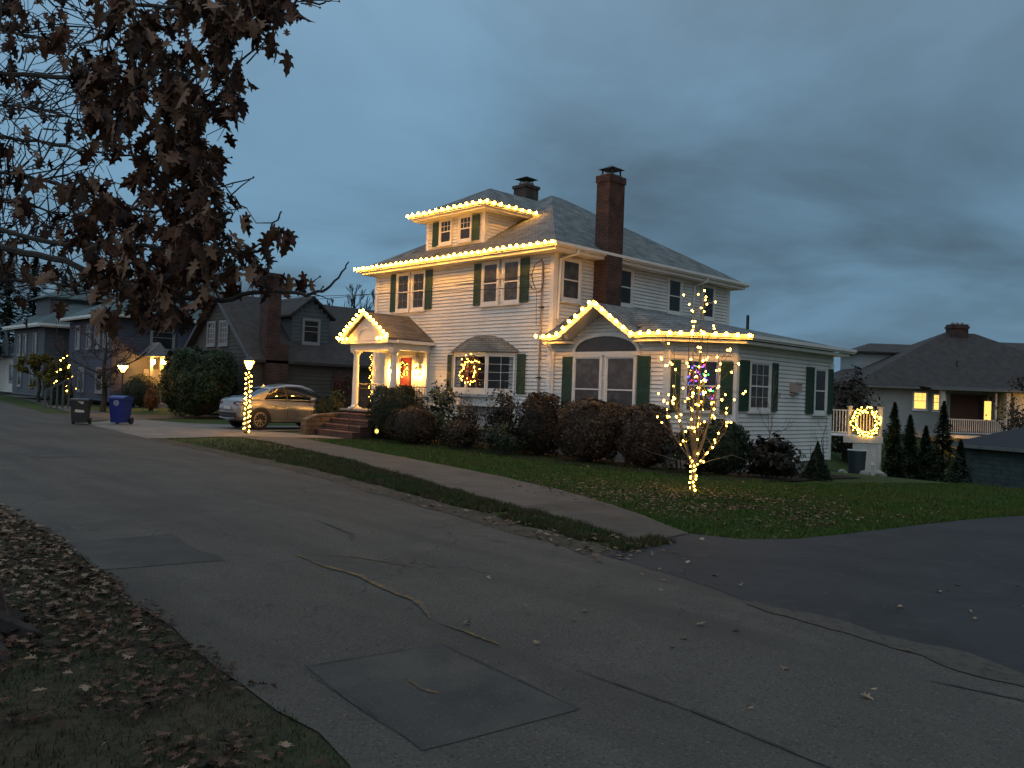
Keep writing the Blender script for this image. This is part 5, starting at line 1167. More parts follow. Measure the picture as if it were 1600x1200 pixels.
tree('bare_tree', 'half-leafed tree at the right edge of the view', bg(1612, 640, 48, -2.5), 10.4, .25, 63, spread=.30, n1=14, n2=7, n3=4, twig=.015, up=.6, leafn=1800, leaf=.09, cm='leaf_brown', group='bare trees behind the houses')
for i, (u_, d, h, r_, lab) in enumerate([(1290, 70, 9.1, 2.2, 'rounded evergreen rising behind the wing roof end')]):
    conifer('evergreen_tree', lab, bg(u_, 640, d, -2.5), h, r_, 70+i, n=7000, leaf=.16, ragged=.5)
for i, (u_, d, h, r_, lab) in enumerate([(8, 85, 14.0, 5, 'tall dark pine at the far left edge'), (48, 95, 15.5, 4.5, 'tall dark pine second from the left edge'), (95, 100, 14, 4.5, 'dark pine behind the far blue-grey house'), (-30, 75, 14, 5, 'dark pine beyond the left edge')]):
    conifer('pine_tree', lab, bg(u_, 600, d), h, r_, 80+i, n=3500, leaf=.35, ragged=.9, low=.25, group='pines behind the left houses')
for i, (u_, d, h, r_, lab) in enumerate([(1395, 33.0, 3.2, .8, 'thin conifer just right of the deck wreath'), (1420, 34, 2.9, .9, 'dark conifer second right of the deck'), (1445, 34.5, 2.6, .8, 'short conifer below the lit windows'), (1472, 33, 3.5, 1.0, 'tallest dark conifer in front of the balcony'), (1500, 35.5, 2.3, .8, 'low conifer against the garage corner')]):
    q_ = V(u_, 740, d); conifer('thuja', lab, (q_.x, q_.y, ground_z(q_.x, q_.y)), h, r_, 90+i, n=6000, leaf=.07, ragged=.5, low=0, group='dark conifers in front of the right house')
q_ = V(1322, 700, 40); shrub('thicket', 'dark tangled thicket between the wing and the right house', q_.x, q_.y, 1.5, 1.5, 4.3, 'leaf_brown', n=5000, leaf=.12, loose=1, clip_=.15, seed=97, cat='thicket', stems=50)
# topiary with lights at the far left house
p = G(98, 634); shrub('topiary', 'dark conical bush with a few lights beside the far stair rail', p.x, p.y, .9, .9, 3.3, 'leaf_yew', n=4000, leaf=.07, shape='cone', seed=98)
root = thing('string_lights', 'few warm lights on the far conical bush by the stair rail', 'string lights', (p.x, p.y, 0)); q = MB(); pts = []
for i in range(16): a = i*1.3; z = .9+2.2*i/16; rr = .9*(1-z/3.5); pts.append(Vector((p.x+rr*math.cos(a), p.y+rr*math.sin(a), z)))
q.tube(pts, .006, 3); q.build('wire', 'green_wire', root)
for b in pts: inst('bulb', bulbmesh(.04, 'bulb_fairy', 6, 4), b, root)
# ================================================================ FOREGROUND OAK
OAK = thing('oak_tree', 'large oak with brown hanging leaves overhanging the street at upper left', 'tree', (-6.45, 1.15, 0))
R = random.Random(77)
t = MB()
tp = [(-6.45, 1.15, -.15), (-6.45, 1.15, .12), (-6.47, 1.14, .5), (-6.5, 1.1, 1.4), (-6.55, 1.1, 3), (-6.6, 1.2, 5), (-6.7, 1.2, 7.5)]
t.tube(tp, [.50, .38, .31, .27, .25, .2, .12], 18)
for i in range(9):
    a = i*.7+.2; l = R.uniform(.5, .95); t.tube([(-6.45+.2*math.cos(a), 1.15+.2*math.sin(a), .22), (-6.45+.5*l*math.cos(a), 1.15+.5*l*math.sin(a), .07), (-6.45+l*math.cos(a+.1), 1.15+l*math.sin(a+.1), -.06)], [.15, .10, .04], 7)
t.build('trunk', 'bark', OAK)
c = MB(); limb_pts = []
def limb(pp, r0, r1, n=5):
    P = [V(u_, v_, d) for u_, v_, d in pp]; Q = []
    for i in range(len(P)-1):
        a = P[max(0, i-1)]; b = P[i]; e = P[i+1]; f = P[min(len(P)-1, i+2)]
        for k in range(n):
            s_ = k/n; Q.append(.5*((2*b)+(-a+e)*s_+(2*a-5*b+4*e-f)*s_*s_+(-a+3*b-3*e+f)*s_**3)+rv(R)*.012)
    Q.append(P[-1]); c.tube(Q, [r0+(r1-r0)*i/(len(Q)-1) for i in range(len(Q))], 6)
    for i, q_ in enumerate(Q[:-1]): limb_pts.append((q_, (Q[i+1]-q_).normalized()))
limb([(-260, 420, 5.2), (-60, 385, 5.0), (60, 398, 4.9), (160, 432, 4.7), (250, 462, 4.5), (345, 467, 4.3), (425, 455, 4.2), (490, 459, 4.2), (522, 440, 4.2), (545, 409, 4.2)], .024, .0035)
limb([(-260, 330, 5.5), (-60, 345, 5.2), (80, 378, 5.0), (200, 385, 4.8), (320, 388, 4.6), (400, 395, 4.4), (420, 362, 4.35), (438, 332, 4.3)], .019, .0035)
limb([(-260, 180, 6), (-60, 205, 5.6), (60, 222, 5.3), (160, 240, 5.0), (250, 245, 4.7)], .016, .004)
limb([(-260, 100, 6), (-60, 112, 5.6), (60, 118, 5.3), (170, 127, 5.0), (250, 105, 4.8), (340, 122, 4.6), (385, 88, 4.5), (428, 56, 4.45)], .019, .0035)
limb([(-260, -40, 6), (-40, -30, 5.4), (100, -20, 5.0), (240, 10, 4.7), (340, 5, 4.5), (420, -20, 4.4), (490, 5, 4.4), (518, 0, 4.4)], .016, .0035)
limb([(-260, 300, 6.5), (-50, 268, 6.2), (60, 280, 6.0), (150, 310, 5.6), (240, 330, 5.2), (310, 300, 5), (396, 278, 4.8)], .016, .0035)
limb([(-260, 460, 7), (-50, 440, 6.6), (60, 440, 6.4), (140, 452, 6.0), (210, 470, 5.6), (280, 500, 5.2)], .016, .004)
limb([(-260, 60, 7), (-50, 40, 7), (60, 60, 6.8), (120, 40, 6.6), (180, 60, 6.4)], .016, .004)
limb([(-260, 340, 7.5), (-50, 310, 7.4), (60, 325, 7.2), (130, 350, 7.0), (220, 355, 6.8)], .016, .004)
limb([(-260, 200, 7.5), (-50, 165, 7.4), (60, 170, 7.2), (130, 190, 7.0)], .016, .004)
RIGHT = [(-60, 480), (0, 468), (55, 440), (70, 386), (130, 384), (160, 362), (235, 345), (300, 345), (325, 378), (370, 385), (420, 460), (440, 470), (470, 330), (515, 320), (520, 0)]
def redge(v):
    for (a, x0), (b, x1) in zip(RIGHT[:-1], RIGHT[1:]):
        if v <= b: return x0+(x1-x0)*(v-a)/(b-a)
    return 0
OUT = [(0, 0), (.10, -.06), (.12, -.20), (.30, -.17), (.42, -.26), (.24, -.32), (.20, -.42), (.40, -.46), (.50, -.60), (.27, -.58), (.18, -.68), (.22, -.80), (.10, -.86), (0, -1.0)]
OUT = [(a*.82, b) for a, b in OUT]
OUT = OUT+[(-a*.93, b-.01) for a, b in OUT[-2:0:-1]]
def oakleaf(mb, p, s_, d, n, R, curl=None):
    """one lobed leaf hanging from p, long axis d, normal n, with a fold and curl"""
    x_ = d.cross(n).normalized(); n = x_.cross(d).normalized(); wf = R.uniform(.68, 1.2); cu = curl if curl is not None else R.uniform(-.6, .7); fo = R.uniform(-.5, .7); tw = R.uniform(-.3, .3)
    vs = []
    for a, b in OUT:
        l = -b; vs.append(p+d*(l*s_)+x_*(a*s_*wf)+n*s_*(cu*l*l+fo*abs(a)+tw*a*l))
    k = len(vs); mids = [p+d*(l*s_)+n*s_*cu*l*l for l in (.2, .42, .62, .82)]
    vs += mids; m0 = k; h_ = 13
    mb.add(vs, [(0, 1, 2, m0), (m0, 2, 3, 4, 5, m0+1), (m0+1, 5, 6, 7, 8, 9, m0+2) if False else (m0+1, 5, 6, 7, m0+2), (7, 8, 9, m0+2), (m0+2, 9, 10, m0+3), (m0+3, 10, 11, 12, 13),
                (0, m0, k-2, k-1), (m0, m0+1, k-5, k-4, k-3, k-2), (m0+1, m0+2, k-7, k-6, k-5), (k-7, m0+2, k-9, k-8), (m0+2, m0+3, k-10, k-9), (m0+3, 13, k-12, k-11, k-10)])
lf = MB(); tw_ = MB(); nt_ = 0
def cluster(p, k, R, sc_=1.0):
    for i in range(k):
        d = (rv(R)*.75-UP*1.0).normalized(); n = rv(R).normalized()
        q_ = p+rv(R)*.045*sc_; st = q_+d*.02; oakleaf(lf, st, R.uniform(.075, .140)*sc_, d, n, R)
def twig(p, e, r_=.004):
    m1 = p.lerp(e, .35)+rv(R)*.05; m2 = p.lerp(e, .7)+rv(R)*.05; tw_.tube([p, m1, m2, e], [r_, r_*.8, r_*.6, r_*.4], 4, cap=False); return m1, m2
from mathutils import kdtree
targets = []
for i in range(2300):
    v_ = R.uniform(-50, 492); u_ = R.uniform(-80, redge(v_))
    dens = 1.0 if u_ > 125 else (.42 if v_ > 60 else .7)
    if v_ > 440 and u_ < 150: dens = .12
    if 190 < v_ < 260 and 40 < u_ < 190: dens *= .35
    if 235 < v_ < 300 and 150 < u_ < 215: dens *= .25
    if v_ > 400 and u_ > 335: dens *= .4
    g_ = noise.noise(Vector((u_*.020, v_*.020, 3.3)))+.5*noise.noise(Vector((u_*.055, v_*.055, 8.1)))
    if g_ < -.16: dens *= .08
    if R.random() > dens*.66: continue
    d = R.uniform(3.9, 5.4) if u_ > 140 else R.uniform(4.6, 7.8)
    targets.append((V(u_, v_, d), redge(v_)-u_ < 40 or u_ < 120))
pool = [q_[0] for q_ in limb_pts]
def nearest_tree():
    k = kdtree.KDTree(len(pool))
    for i, p_ in enumerate(pool): k.insert(p_, i)
    k.balance(); return k
rem = targets
for rnd_ in range(14):
    if not rem: break
    kd = nearest_tree(); lim = .22+.06*rnd_; nxt = []; new = []
    for e, edge in rem:
        b, _, dist = kd.find(e)
        if dist > lim and rnd_ < 13: nxt.append((e, edge)); continue
        m1, m2 = twig(b, e, .0042 if dist < .6 else .006); new += [m2, e]
        cluster(e, R.choice((1, 2, 3)) if edge else R.choice((2, 2, 3, 4)), R)
        if R.random() < .45: cluster(m2, R.choice((1, 2)), R)
    pool += new; rem = nxt
# bare fine twigs filling the left part
for i in range(330):
    v_ = R.uniform(0, 470); u_ = R.uniform(-60, 200); d = R.uniform(5, 8); e = V(u_, v_, d); best = min(limb_pts, key=lambda q_: (q_[0]-e).length_squared)
    s_ = best[0]; e2 = s_+(e-s_).normalized()*min((e-s_).length, 1.4); tw_.tube([s_, s_.lerp(e2, .4)+rv(R)*.08, s_.lerp(e2, .75)+rv(R)*.08, e2], [.007, .005, .004, .002], 3, cap=False)
for u0, v0, u1, v1 in ((385, 100, 428, 56), (350, 158, 377, 140), (355, 168, 371, 160), (330, 255, 362, 246), (335, 270, 350, 263), (358, 308, 396, 277), (465, 462, 500, 432), (480, 458, 520, 470), (500, 457, 505, 448), (440, 330, 436, 340), (460, 3, 530, 2), (470, 5, 500, 12), (450, -4, 510, -8)):
    tw_.tube([V(u0, v0, 4.3), V((u0+u1)/2, (v0+v1)/2-2, 4.3), V(u1, v1, 4.3)], [.0045, .0035, .002], 4); tw_.ball(V(u1, v1, 4.3), .006, 5, 4)
for u_, v_ in ((437, 345), (448, 352), (432, 350), (412, 372), (445, 362), (420, 405), (410, 425), (430, 440), (440, 425), (462, 420), (480, 424), (405, 398), (455, 30), (440, 60), (430, 40), (380, 110), (452, 18), (410, 390)): cluster(V(u_, v_, 4.3), 2, R)
c.build('branches', 'bark', OAK); tw_.build('twigs', 'bark', OAK); lf.build('leaves', 'leaf_oak', OAK)['kind'] = 'stuff'
# ---- fallen leaves and grass
def scatter_leaves(name, label, area, n, s0, s1, m, seed, zf=.015, acc=None):
    R = random.Random(seed); mb = MB(); k = 0
    while k < n:
        x, y = area(R)
        if acc and not acc(x, y, R): continue
        k += 1; a = R.uniform(0, 6.283); d = Vector((math.cos(a), math.sin(a), R.uniform(-.15, .2))).normalized(); nn = (UP*1.1+rv(R)*.6).normalized()
        oakleaf(mb, Vector((x, y, ground_z(x, y)+zf+R.uniform(0, .02))), R.uniform(s0, s1), d, nn, R, R.uniform(-.25, .1))
    o = mb.build(name, m); return tag(o, label, 'leaves', kind='stuff')
def interp(line, x):
    for (x0, y0), (x1, y1) in zip(line[:-1], line[1:]):
        if (x0-x)*(x1-x) <= 0 and x0 != x1: return y0+(y1-y0)*(x-x0)/(x1-x0)
    return None
def near_edge(x): return interp(NEAR, x)
def far_edge(x): return interp(FAR, x)
scatter_leaves('fallen_leaves', 'thick brown leaf litter at the near left roadside', lambda R: (R.uniform(-16, -5.6), R.uniform(-1, 3.0)), 6500, .05, .095, 'leaf_fallen', 1, acc=lambda x, y, R: y < near_edge(x)+.03 and R.random() < (1.0 if x < -6.6 else .25)*(1 if y > near_edge(x)-1.5 else .5))
leafmat('leaf_litter', (.020, .011, .007), (.060, .030, .016), 6.0, .9, c3=(.12, .065, .04))
scatter_leaves('fallen_leaves', 'small dark leaf litter worked into the near grass', lambda R: (R.uniform(-8, -2.2), R.uniform(-.9, 2.6)), 3400, .03, .085, 'leaf_litter', 12, .02, acc=lambda x, y, R: y < near_edge(x)+.12*R.random() and noise.noise(Vector((x*1.2, y*1.2, 4))) > -.2+.25*(x > -4.5))
scatter_leaves('fallen_leaves', 'scattered fallen oak leaves on the near grass', lambda R: (R.uniform(-6.6, -2.2), R.uniform(-.6, 2.6)), 120, .05, .10, 'leaf_fallen', 2, .035, acc=lambda x, y, R: y < near_edge(x)-.02)
scatter_leaves('fallen_leaves', 'drift of fallen leaves on the lawn around the lit young tree', lambda R: (R.gauss(-7.6, 1.9), R.gauss(12.0, 1.3)), 3200, .03, .065, 'leaf_fallen', 3, .03, acc=lambda x, y, R: -15 < x < -4.7 and 10 < y < 16 and not (x > -5.2 and y < 12) and y > 10.0+(-9.6-x)*.25 and noise.noise(Vector((x, y*1.4, 2))) > -.25)
scatter_leaves('fallen_leaves', 'sparse fallen leaves along the verge and kerb edge', lambda R: (R.uniform(-15, -5.4), R.uniform(-.5, .9)), 230, .06, .11, 'leaf_fallen', 4, .03, acc=None) if False else None
scatter_leaves('fallen_leaves', 'sparse fallen leaves along the grass verge of the far kerb', lambda R: (lambda x: (x, (far_edge(x) or 8)+R.uniform(-.35, .75)))(-5.3-abs(R.gauss(0, 3.2))), 260, .05, .11, 'leaf_fallen', 5, .02)
leafmat('leaf_pale', (.12, .08, .05), (.25, .17, .11), 6.0, .85, c3=(.36, .27, .18))
scatter_leaves('fallen_leaves', 'a few pale leaves lying on the dark driveway and road', lambda R: (R.uniform(-5.8, -1), R.uniform(4.0, 9.2)), 48, .05, .085, 'leaf_pale', 6, .012)
scatter_leaves('fallen_leaves', 'thin scatter of leaves over the front lawn', lambda R: (R.uniform(-24, -4.6), R.uniform(9.5, 17)), 420, .04, .08, 'leaf_fallen', 7, .03, acc=lambda x, y, R: y > (interp(SWF, x) or 8.5) and x < -4.9)
def grass(name, label, area, n, h0, h1, seed, m='grass_blade', wd=.006, acc=None):
    R = random.Random(seed); vs = []; fs = []; k = 0
    while k < n:
        x, y = area(R)
        if acc and not acc(x, y, R): continue
        z = ground_z(x, y)-.012; a = R.uniform(0, 6.283); cx_, sx_ = math.cos(a), math.sin(a); h = R.uniform(h0, h1)*(1+.5*noise.noise(Vector((x*2.5, y*2.5, 1)))); l = h*R.uniform(.1, .9); b = R.uniform(0, 6.283)
        w_ = wd*R.uniform(.7, 1.5); vs += [(x-cx_*w_, y-sx_*w_, z), (x+cx_*w_, y+sx_*w_, z), (x+l*math.cos(b), y+l*math.sin(b), z+h)]; fs.append((3*k, 3*k+1, 3*k+2)); k += 1
    mb = MB(); mb.v = vs; mb.f = fs; return tag(mb.build(name, m), label, 'grass', kind='stuff')
groundmat('grass_blade', [((.042, .090, .012), 1, 0, 1), ((.068, .092, .016), .7, .42, .6), ((.072, .056, .024), 2.2, .54, .70)], None, rough=.7, bump=0)
groundmat('grass_near', [((.050, .044, .020), 1, 0, 1), ((.030, .042, .014), .9, .42, .6), ((.085, .062, .035), 3, .50, .68)], None, rough=.8, bump=0)
grass('grass', 'dull green and brown grass on the near roadside', lambda R: (-2.2-R.random()**1.0*9.5, R.uniform(-1.2, 2.7)), 46000, .02, .05, 1, 'grass_near', wd=.0035, acc=lambda x, y, R: y < near_edge(x)+.03*R.random()+.02)
grass('grass', 'grass tufts on the far verge between road and sidewalk', lambda R: (-5.5-abs(R.gauss(0, 8)), R.random()), 46000, .05, .12, 2, wd=.008, acc=None) if False else None
def drx(y): return interp([(b, a) for a, b in DR[3:11]], y) or -3.5
def verge(R):
    while True:
        x = -5.65-abs(R.gauss(0, 7.5))
        if x < -24.4: continue
        a = far_edge(x)+.22; b = interp(SWN, x) or 8.3
        if b-a < .05: continue
        t_ = R.random(); y = a+(b-a)*t_; return x, y+.08*noise.noise(Vector((x*3, y, 0)))
groundmat('grass_verge', [((.036, .060, .012), 1, 0, 1), ((.062, .060, .022), .8, .40, .56), ((.080, .058, .034), 2.6, .48, .64)], None, rough=.75, bump=0)
grass('grass', 'grass tufts on the verge between road and sidewalk', verge, 42000, .03, .10, 3, 'grass_verge', wd=.008, acc=lambda x, y, R: noise.noise(Vector((x*1.7, y*1.7, 6))) > -.35)
grass('grass', 'green lawn in front of the white house', lambda R: (-4.0-R.random()**1.4*20, 8.8+R.random()**1.2*8.5), 80000, .03, .065, 4, wd=.008, acc=lambda x, y, R: y > (interp(SWF, x) or 9.05)+.02 and x > -23.2 and x < drx(y)-.03)
grass('grass', 'short lawn sloping away at the right', lambda R: (R.uniform(-9.0, -3.4), 12+R.random()**1.3*17), 42000, .03, .06, 5, wd=.009, acc=lambda x, y, R: x < drx(y)-.03)
# ================================================================ DECK, BARREL, NEIGHBOURING HOUSES
mat('deck_white', (.62, .60, .57), (.5, .48, .45), 4, .6)
dA, dB = V(1327, 690, 33), V(1377, 692, 33); gzD = ground_z(dA.x, dA.y)-.05
DK = thing('deck', 'white railed deck behind the wing with a lit wreath on it', 'deck', (dA.x, dA.y, gzD))
ud = Vector((dB.x-dA.x, dB.y-dA.y, 0)); Ld = ud.length; ud.normalize(); nd = Vector((ud.y, -ud.x, 0)); zt = .48; A_ = Vector((dA.x, dA.y, 0)); wk = Vector((-ud.x*.15+nd.x*-1, -ud.y*.15+nd.y*-1, 0)).normalized()
q = MB(); q.obox(A_+UP*(zt-.25)-ud*.25, ud*(Ld+.30), nd*.04, UP*.27); q.obox(A_-ud*1.3+UP*(zt-.0), ud*(Ld+1.3), -nd*2.2, UP*.03); q.build('platform', 'deck_white', DK)
q = MB(); q.obox(A_+ud*.15+UP*gzD, ud*(Ld-.30), -nd*.03, UP*(zt-.26-gzD)); q.obox(A_+ud*(Ld-.16)+UP*gzD+nd*.0, ud*.16, nd*.03, UP*(zt-.26-gzD)); q.build('skirting', 'deck_white', DK)
for a in (-.82, -.02, Ld-.06):
    q = MB(); p = A_+ud*a+UP*(zt+.03)-nd*.1; q.obox(p, ud*.13, -nd*.13, UP*1.12); q.obox(p+UP*1.121-ud*.025+nd*.025, ud*.18, -nd*.18, UP*.05); q.build('railing_post', 'deck_white', DK)
q = MB(); y_ = -nd*.15
for z in (zt+.12, zt+1.0): q.obox(A_-ud*.70+UP*z+y_, ud*.67, -nd*.04, UP*.05); q.obox(A_+ud*.12+UP*z+y_, ud*(Ld-.19), -nd*.04, UP*.05)
k = -.6
while k < Ld-.12:
    if not -.06 < k < .14: q.obox(A_+ud*k+UP*(zt+.171)+y_, ud*.035, -nd*.035, UP*.83)
    k += .12
q.build('balusters', 'deck_white', DK)
wc = A_+ud*(Ld*.46+.03)+UP*(zt+.58)-nd*.02
wreath('deck_wreath', 'large brightly lit wreath on the deck railing', (wc.x, wc.y, wc.z), ud, UP, .50, .11, 98, 2600, bow=False, br=.022, leaf=.09)
bp_ = V(1338, 745, 31.2); bz = ground_z(bp_.x, bp_.y)
BR = thing('barrel', 'tall dark round garden barrel standing in front of the deck', 'barrel', (bp_.x, bp_.y, bz))
mat('barrel_blue', (.03, .045, .055), (.02, .03, .04), 5, .5)
q = MB(); n = 24; zz = bz-.1
q.lathe((bp_.x, bp_.y, zz), [(.27, 0), (.33, 1.05), (.34, 1.06), (.31, 1.06), (.30, .5)], 24); q.build('body', 'barrel_blue', BR)
q = MB(); K = 24; q.tube([(bp_.x+.335*math.cos(2*math.pi*i/K), bp_.y+.335*math.sin(2*math.pi*i/K), zz+1.06) for i in range(K+1)], .022, 6); q.build('rim', 'deck_white', BR)
BR.rotation_euler = (0, 0, 0)
mat('rock_pale', (.34, .32, .29), (.20, .19, .17), 6, .9, .6)
def rock(p, r_, label, seed):
    R = random.Random(seed); bm = bmesh.new(); bmesh.ops.create_icosphere(bm, subdivisions=3, radius=r_)
    for v in bm.verts: v.co *= 1+.35*noise.noise(v.co/r_*1.3+Vector((seed, 0, 0)))+.1*noise.noise(v.co/r_*4); v.co.z *= .65
    me = bpy.data.meshes.new('rock'); bm.to_mesh(me); bm.free(); me.materials.append(MATS['rock_pale']); o = bpy.data.objects.new('rock', me); sc.collection.objects.link(o); o.location = (p[0], p[1], ground_z(p[0], p[1])+r_*.3); return tag(o, label, 'rock', 'pale rocks by the deck')
for i, (u_, d, r_, lab) in enumerate([(1352, 30.2, .22, 'smaller pale rock beside the white stub post'), (1371, 30.4, .27, 'largest pale rock at the right end of the pile'), (1362, 30.9, .22, 'pale rock behind the white stub post'), (1316, 30.6, .15, 'small pale rock left of the dark barrel')]):
    p = V(u_, 745, d); rock((p.x, p.y), r_, lab, i+3)
p = V(1363, 750, 29.9); q = MB(); z = ground_z(p.x, p.y); q.box((p.x-.05, p.y-.05, z-.1), (p.x+.05, p.y+.05, z+.42)); q.add([(p.x-.06, p.y-.06, z+.421), (p.x+.06, p.y-.06, z+.421), (p.x+.06, p.y+.06, z+.421), (p.x-.06, p.y+.06, z+.421), (p.x, p.y, z+.47)], [(0, 1, 4), (1, 2, 4), (2, 3, 4), (3, 0, 4), (3, 2, 1, 0)])
tag(q.build('stub_post', 'deck_white'), 'short white stub post standing among the pale rocks', 'post')
GROOVE[0] = False
# ---- right-hand house (two storeys, walk-out basement) seen square-on
mat('siding_grey', (.34, .36, .35), (.28, .30, .29), 2, .7); mat('block', (.17, .18, .17), (.12, .13, .125), 4, .9)
mat('lit_window', (.9, .6, .2), (.5, .3, .1), 2.2, .6, emit=1.25, ecol=(1, .60, .13)); mat('lit_blind', (.9, .75, .4), emit=1.0, ecol=(1, .70, .26))
RD = 55.0; O_ = V(1352, 640, RD); O_.z = 0
def Lr(a, b, z): return O_+R0*a+D0*b+UP*z
RH = thing('house', 'brown-roofed house with lit windows and balcony at the right', 'house', (O_.x, O_.y, -3.3)); zE = 3.0; zG = -3.4
def lsid(mb, a0, b0, a1, b1, z0, z1, n, course=.22, holes=()): p, r_ = Lr(a0, b0, 0), Lr(a1, b1, 0); siding(mb, p, r_, z0, z1, n, course, holes, proud=.03)
q = MB(); lsid(q, 0, 0, 17, 0, -.9, zE, -D0); lsid(q, 17, 0, 17, 9, -.9, zE, R0); lsid(q, 17, 9, 0, 9, -.9, zE, D0); lsid(q, 0, 9, 0, 0, -.9, zE, -R0)
lsid(q, 8.7, -1.7, 17, -1.7, -.4, zE-.12, -D0); lsid(q, 8.7, 0, 8.7, -1.7, -.4, zE-.12, -R0); q.build('wall', 'siding_grey', RH)
mat('pale_stucco', (.55, .53, .42), (.46, .44, .35), 2, .8)
q = MB(); q.obox(Lr(.02, .02, zG), R0*16.9, D0*8.9, UP*(zG*-1-.9)); q.build('basement_wall', 'pale_stucco', RH)
def hipat(foot_ab, z0, sl, apexes=None, gable=()):
    foot2 = [(Lr(a, b, 0).x, Lr(a, b, 0).y) for a, b in foot_ab]
    area = sum(foot2[i][0]*foot2[(i+1) % len(foot2)][1]-foot2[(i+1) % len(foot2)][0]*foot2[i][1] for i in range(len(foot2)))
    if area < 0: foot2 = foot2[::-1]
    return foot2
q = MB(); F_ = [(-1.2, -.7), (18.2, -.7), (18.2, 9.7), (-1.2, 9.7)]; f2 = [(Lr(a, b, 0).x, Lr(a, b, 0).y) for a, b in F_]
pl = []
for i, sl in enumerate((.78, .47, .78, .47)):
    a, b = f2[i], f2[(i+1) % 4]; d = (b[0]-a[0], b[1]-a[1]); pl.append((a[0], a[1], -d[1], d[0], sl, zE+.1))
cen = (sum(p[0] for p in f2)/4, sum(p[1] for p in f2)/4)
pl = [(x, y, nx, ny, s_, z) if (cen[0]-x)*nx+(cen[1]-y)*ny > 0 else (x, y, -nx, -ny, s_, z) for x, y, nx, ny, s_, z in pl]
roof_mesh(q, roof_facets(f2, pl), .15)
q.prism([Lr(3.2, -2.2, zE-.02), Lr(9.2, -2.2, zE-.02), Lr(9.2, -.5, zE+.14), Lr(3.2, -.5, zE+.14)], UP*.05)
q.prism([Lr(8.4, -2.2, zE-.04), Lr(18, -2.2, zE-.04), Lr(18, -.5, zE+1.2), Lr(8.4, -.5, zE+.14)], UP*.05)
q.build('roof', 'shingle_brown', RH)
q = MB(); q.obox(Lr(-1.2, -.8, zE-.06), R0*4.4, D0*.1, UP*.14); q.obox(Lr(3.2, -2.3, zE-.10), R0*5.9, D0*.1, UP*.13); q.obox(Lr(9.1, -2.3, zE-.14), R0*9, D0*.1, UP*.13); q.build('gutter', 'block', RH)
# raised roofs at the back
for a0, a1, b, zt_, lab in ((1.6, 6.6, 4.5, 5.9, 'left'), (11.5, 17, 5.5, 6.4, 'right')):
    q = MB(); q.obox(Lr(a0, b, 3.3), R0*(a1-a0), D0*4, UP*(zt_-3.3-.3)); dd = q.build('dormer', 'siding_grey', RH)
    q = MB(); q.prism([Lr(a0-.4, b-.5, zt_-.4), Lr(a1+.4, b-.5, zt_-.4), Lr(a1+.1, b+2, zt_+.35), Lr(a0+1.3, b+2, zt_+.35)], UP*.1); q.prism([Lr(a0-.4, b+4.5, zt_-.4), Lr(a0-.4, b-.5, zt_-.4), Lr(a0+1.3, b+2, zt_+.35)], UP*.09); q.build('dormer_roof', 'shingle_brown', dd)
q = MB(); ca = 7.7
q.obox(Lr(ca, 4.0, 6.0), R0*1.15, D0*.9, UP*1.75); q.obox(Lr(ca-.06, 3.94, 7.45), R0*1.27, D0*1.02, UP*.16); cho = q.build('chimney', 'brick', RH); cho['label'] = 'wide brick chimney on the brown roof'
for k in range(3): q = MB(); c_ = Lr(ca+.25+k*.34, 4.45, 7.74); q.lathe((c_.x, c_.y, c_.z), [(.12, 0), (.10, .16)], 8); q.build('flue', 'concrete', cho)
q = MB(); c_ = Lr(6.6, 1.2, 4.2); q.lathe((c_.x, c_.y, c_.z), [(.18, .1), (.05, .2), (.05, .75)], 8); q.build('vent_pipe', 'metal_dark', RH)
q = MB(); c_ = Lr(10.9, 0, 5.6)
def lwin(a, z, w_, h, b=-.03, pane='lit_window', cols=3, rows=2, lab=None, low=None): return window(RH, Lr(a, b, z), R0, -D0, w_, h, pane, cols=cols, rows=rows, fr=.08, depth=.06, sash=True, lab=lab, lowcols=low)
lwin(3.15, 1.62, .84, 1.1, lab='lit yellow window left of the balcony post'); lwin(4.45, 1.58, .80, 1.05, lab='lit yellow window behind the balcony post')
# balcony
q = MB(); q.obox(Lr(3.9, -1.9, -.12), R0*4.9, D0*1.86, UP*.14); q.obox(Lr(3.9, -1.95, -.14), R0*4.9, D0*.05, UP*.2); q.build('balcony_floor', 'deck_white', RH)
for a in (4.0, 8.2):
    q = MB(); q.obox(Lr(a, -1.9, zG), R0*.26, D0*.26, UP*(zE-.15-zG)); q.build('balcony_post', 'deck_white', RH)
q = MB(); 
for z in (.16, 1.02): q.obox(Lr(4.27, -1.8, z), R0*3.92, D0*.06, UP*.07)
k = 4.36
while k < 8.18: q.obox(Lr(k, -1.79, .231), R0*.045, D0*.04, UP*.788); k += .135
q.build('balcony_railing', 'deck_white', RH)
mat('brick_red_dark', (.10, .045, .03), (.07, .035, .025), 6, .9)
q = MB(); q.obox(Lr(5.6, -.07, .1), R0*2.4, D0*.04, UP*2.6); q.build('balcony_back_wall', 'brick_red_dark', RH)
q = MB(); q.obox(Lr(7.45, -.12, .1), R0*.34, D0*.05, UP*2.5); q.obox(Lr(8.15, -.12, .1), R0*.1, D0*.05, UP*2.5); dfr = q.build('balcony_door', 'plastic_black', RH)
q = MB(); q.obox(Lr(7.8, -.13, 1.05), R0*.44, D0*.05, UP*1.25); q.build('lit_pane', 'lit_window', dfr)
q = MB(); q.obox(Lr(7.6, -1.72, .9), R0*.10, D0*.1, UP*1.9); q.build('balcony_post', 'deck_white', RH)
for a in (8.45,): q = MB(); q.obox(Lr(a+.12, -1.78, .95), R0*.20, D0*.05, UP*1.55); q.build('shutter', 'plastic_black', RH)
q = MB(); q.obox(Lr(2.6, -.02, -1.9), R0*.5, D0*.04, UP*.6); q.build('window', 'pane_dark', RH)
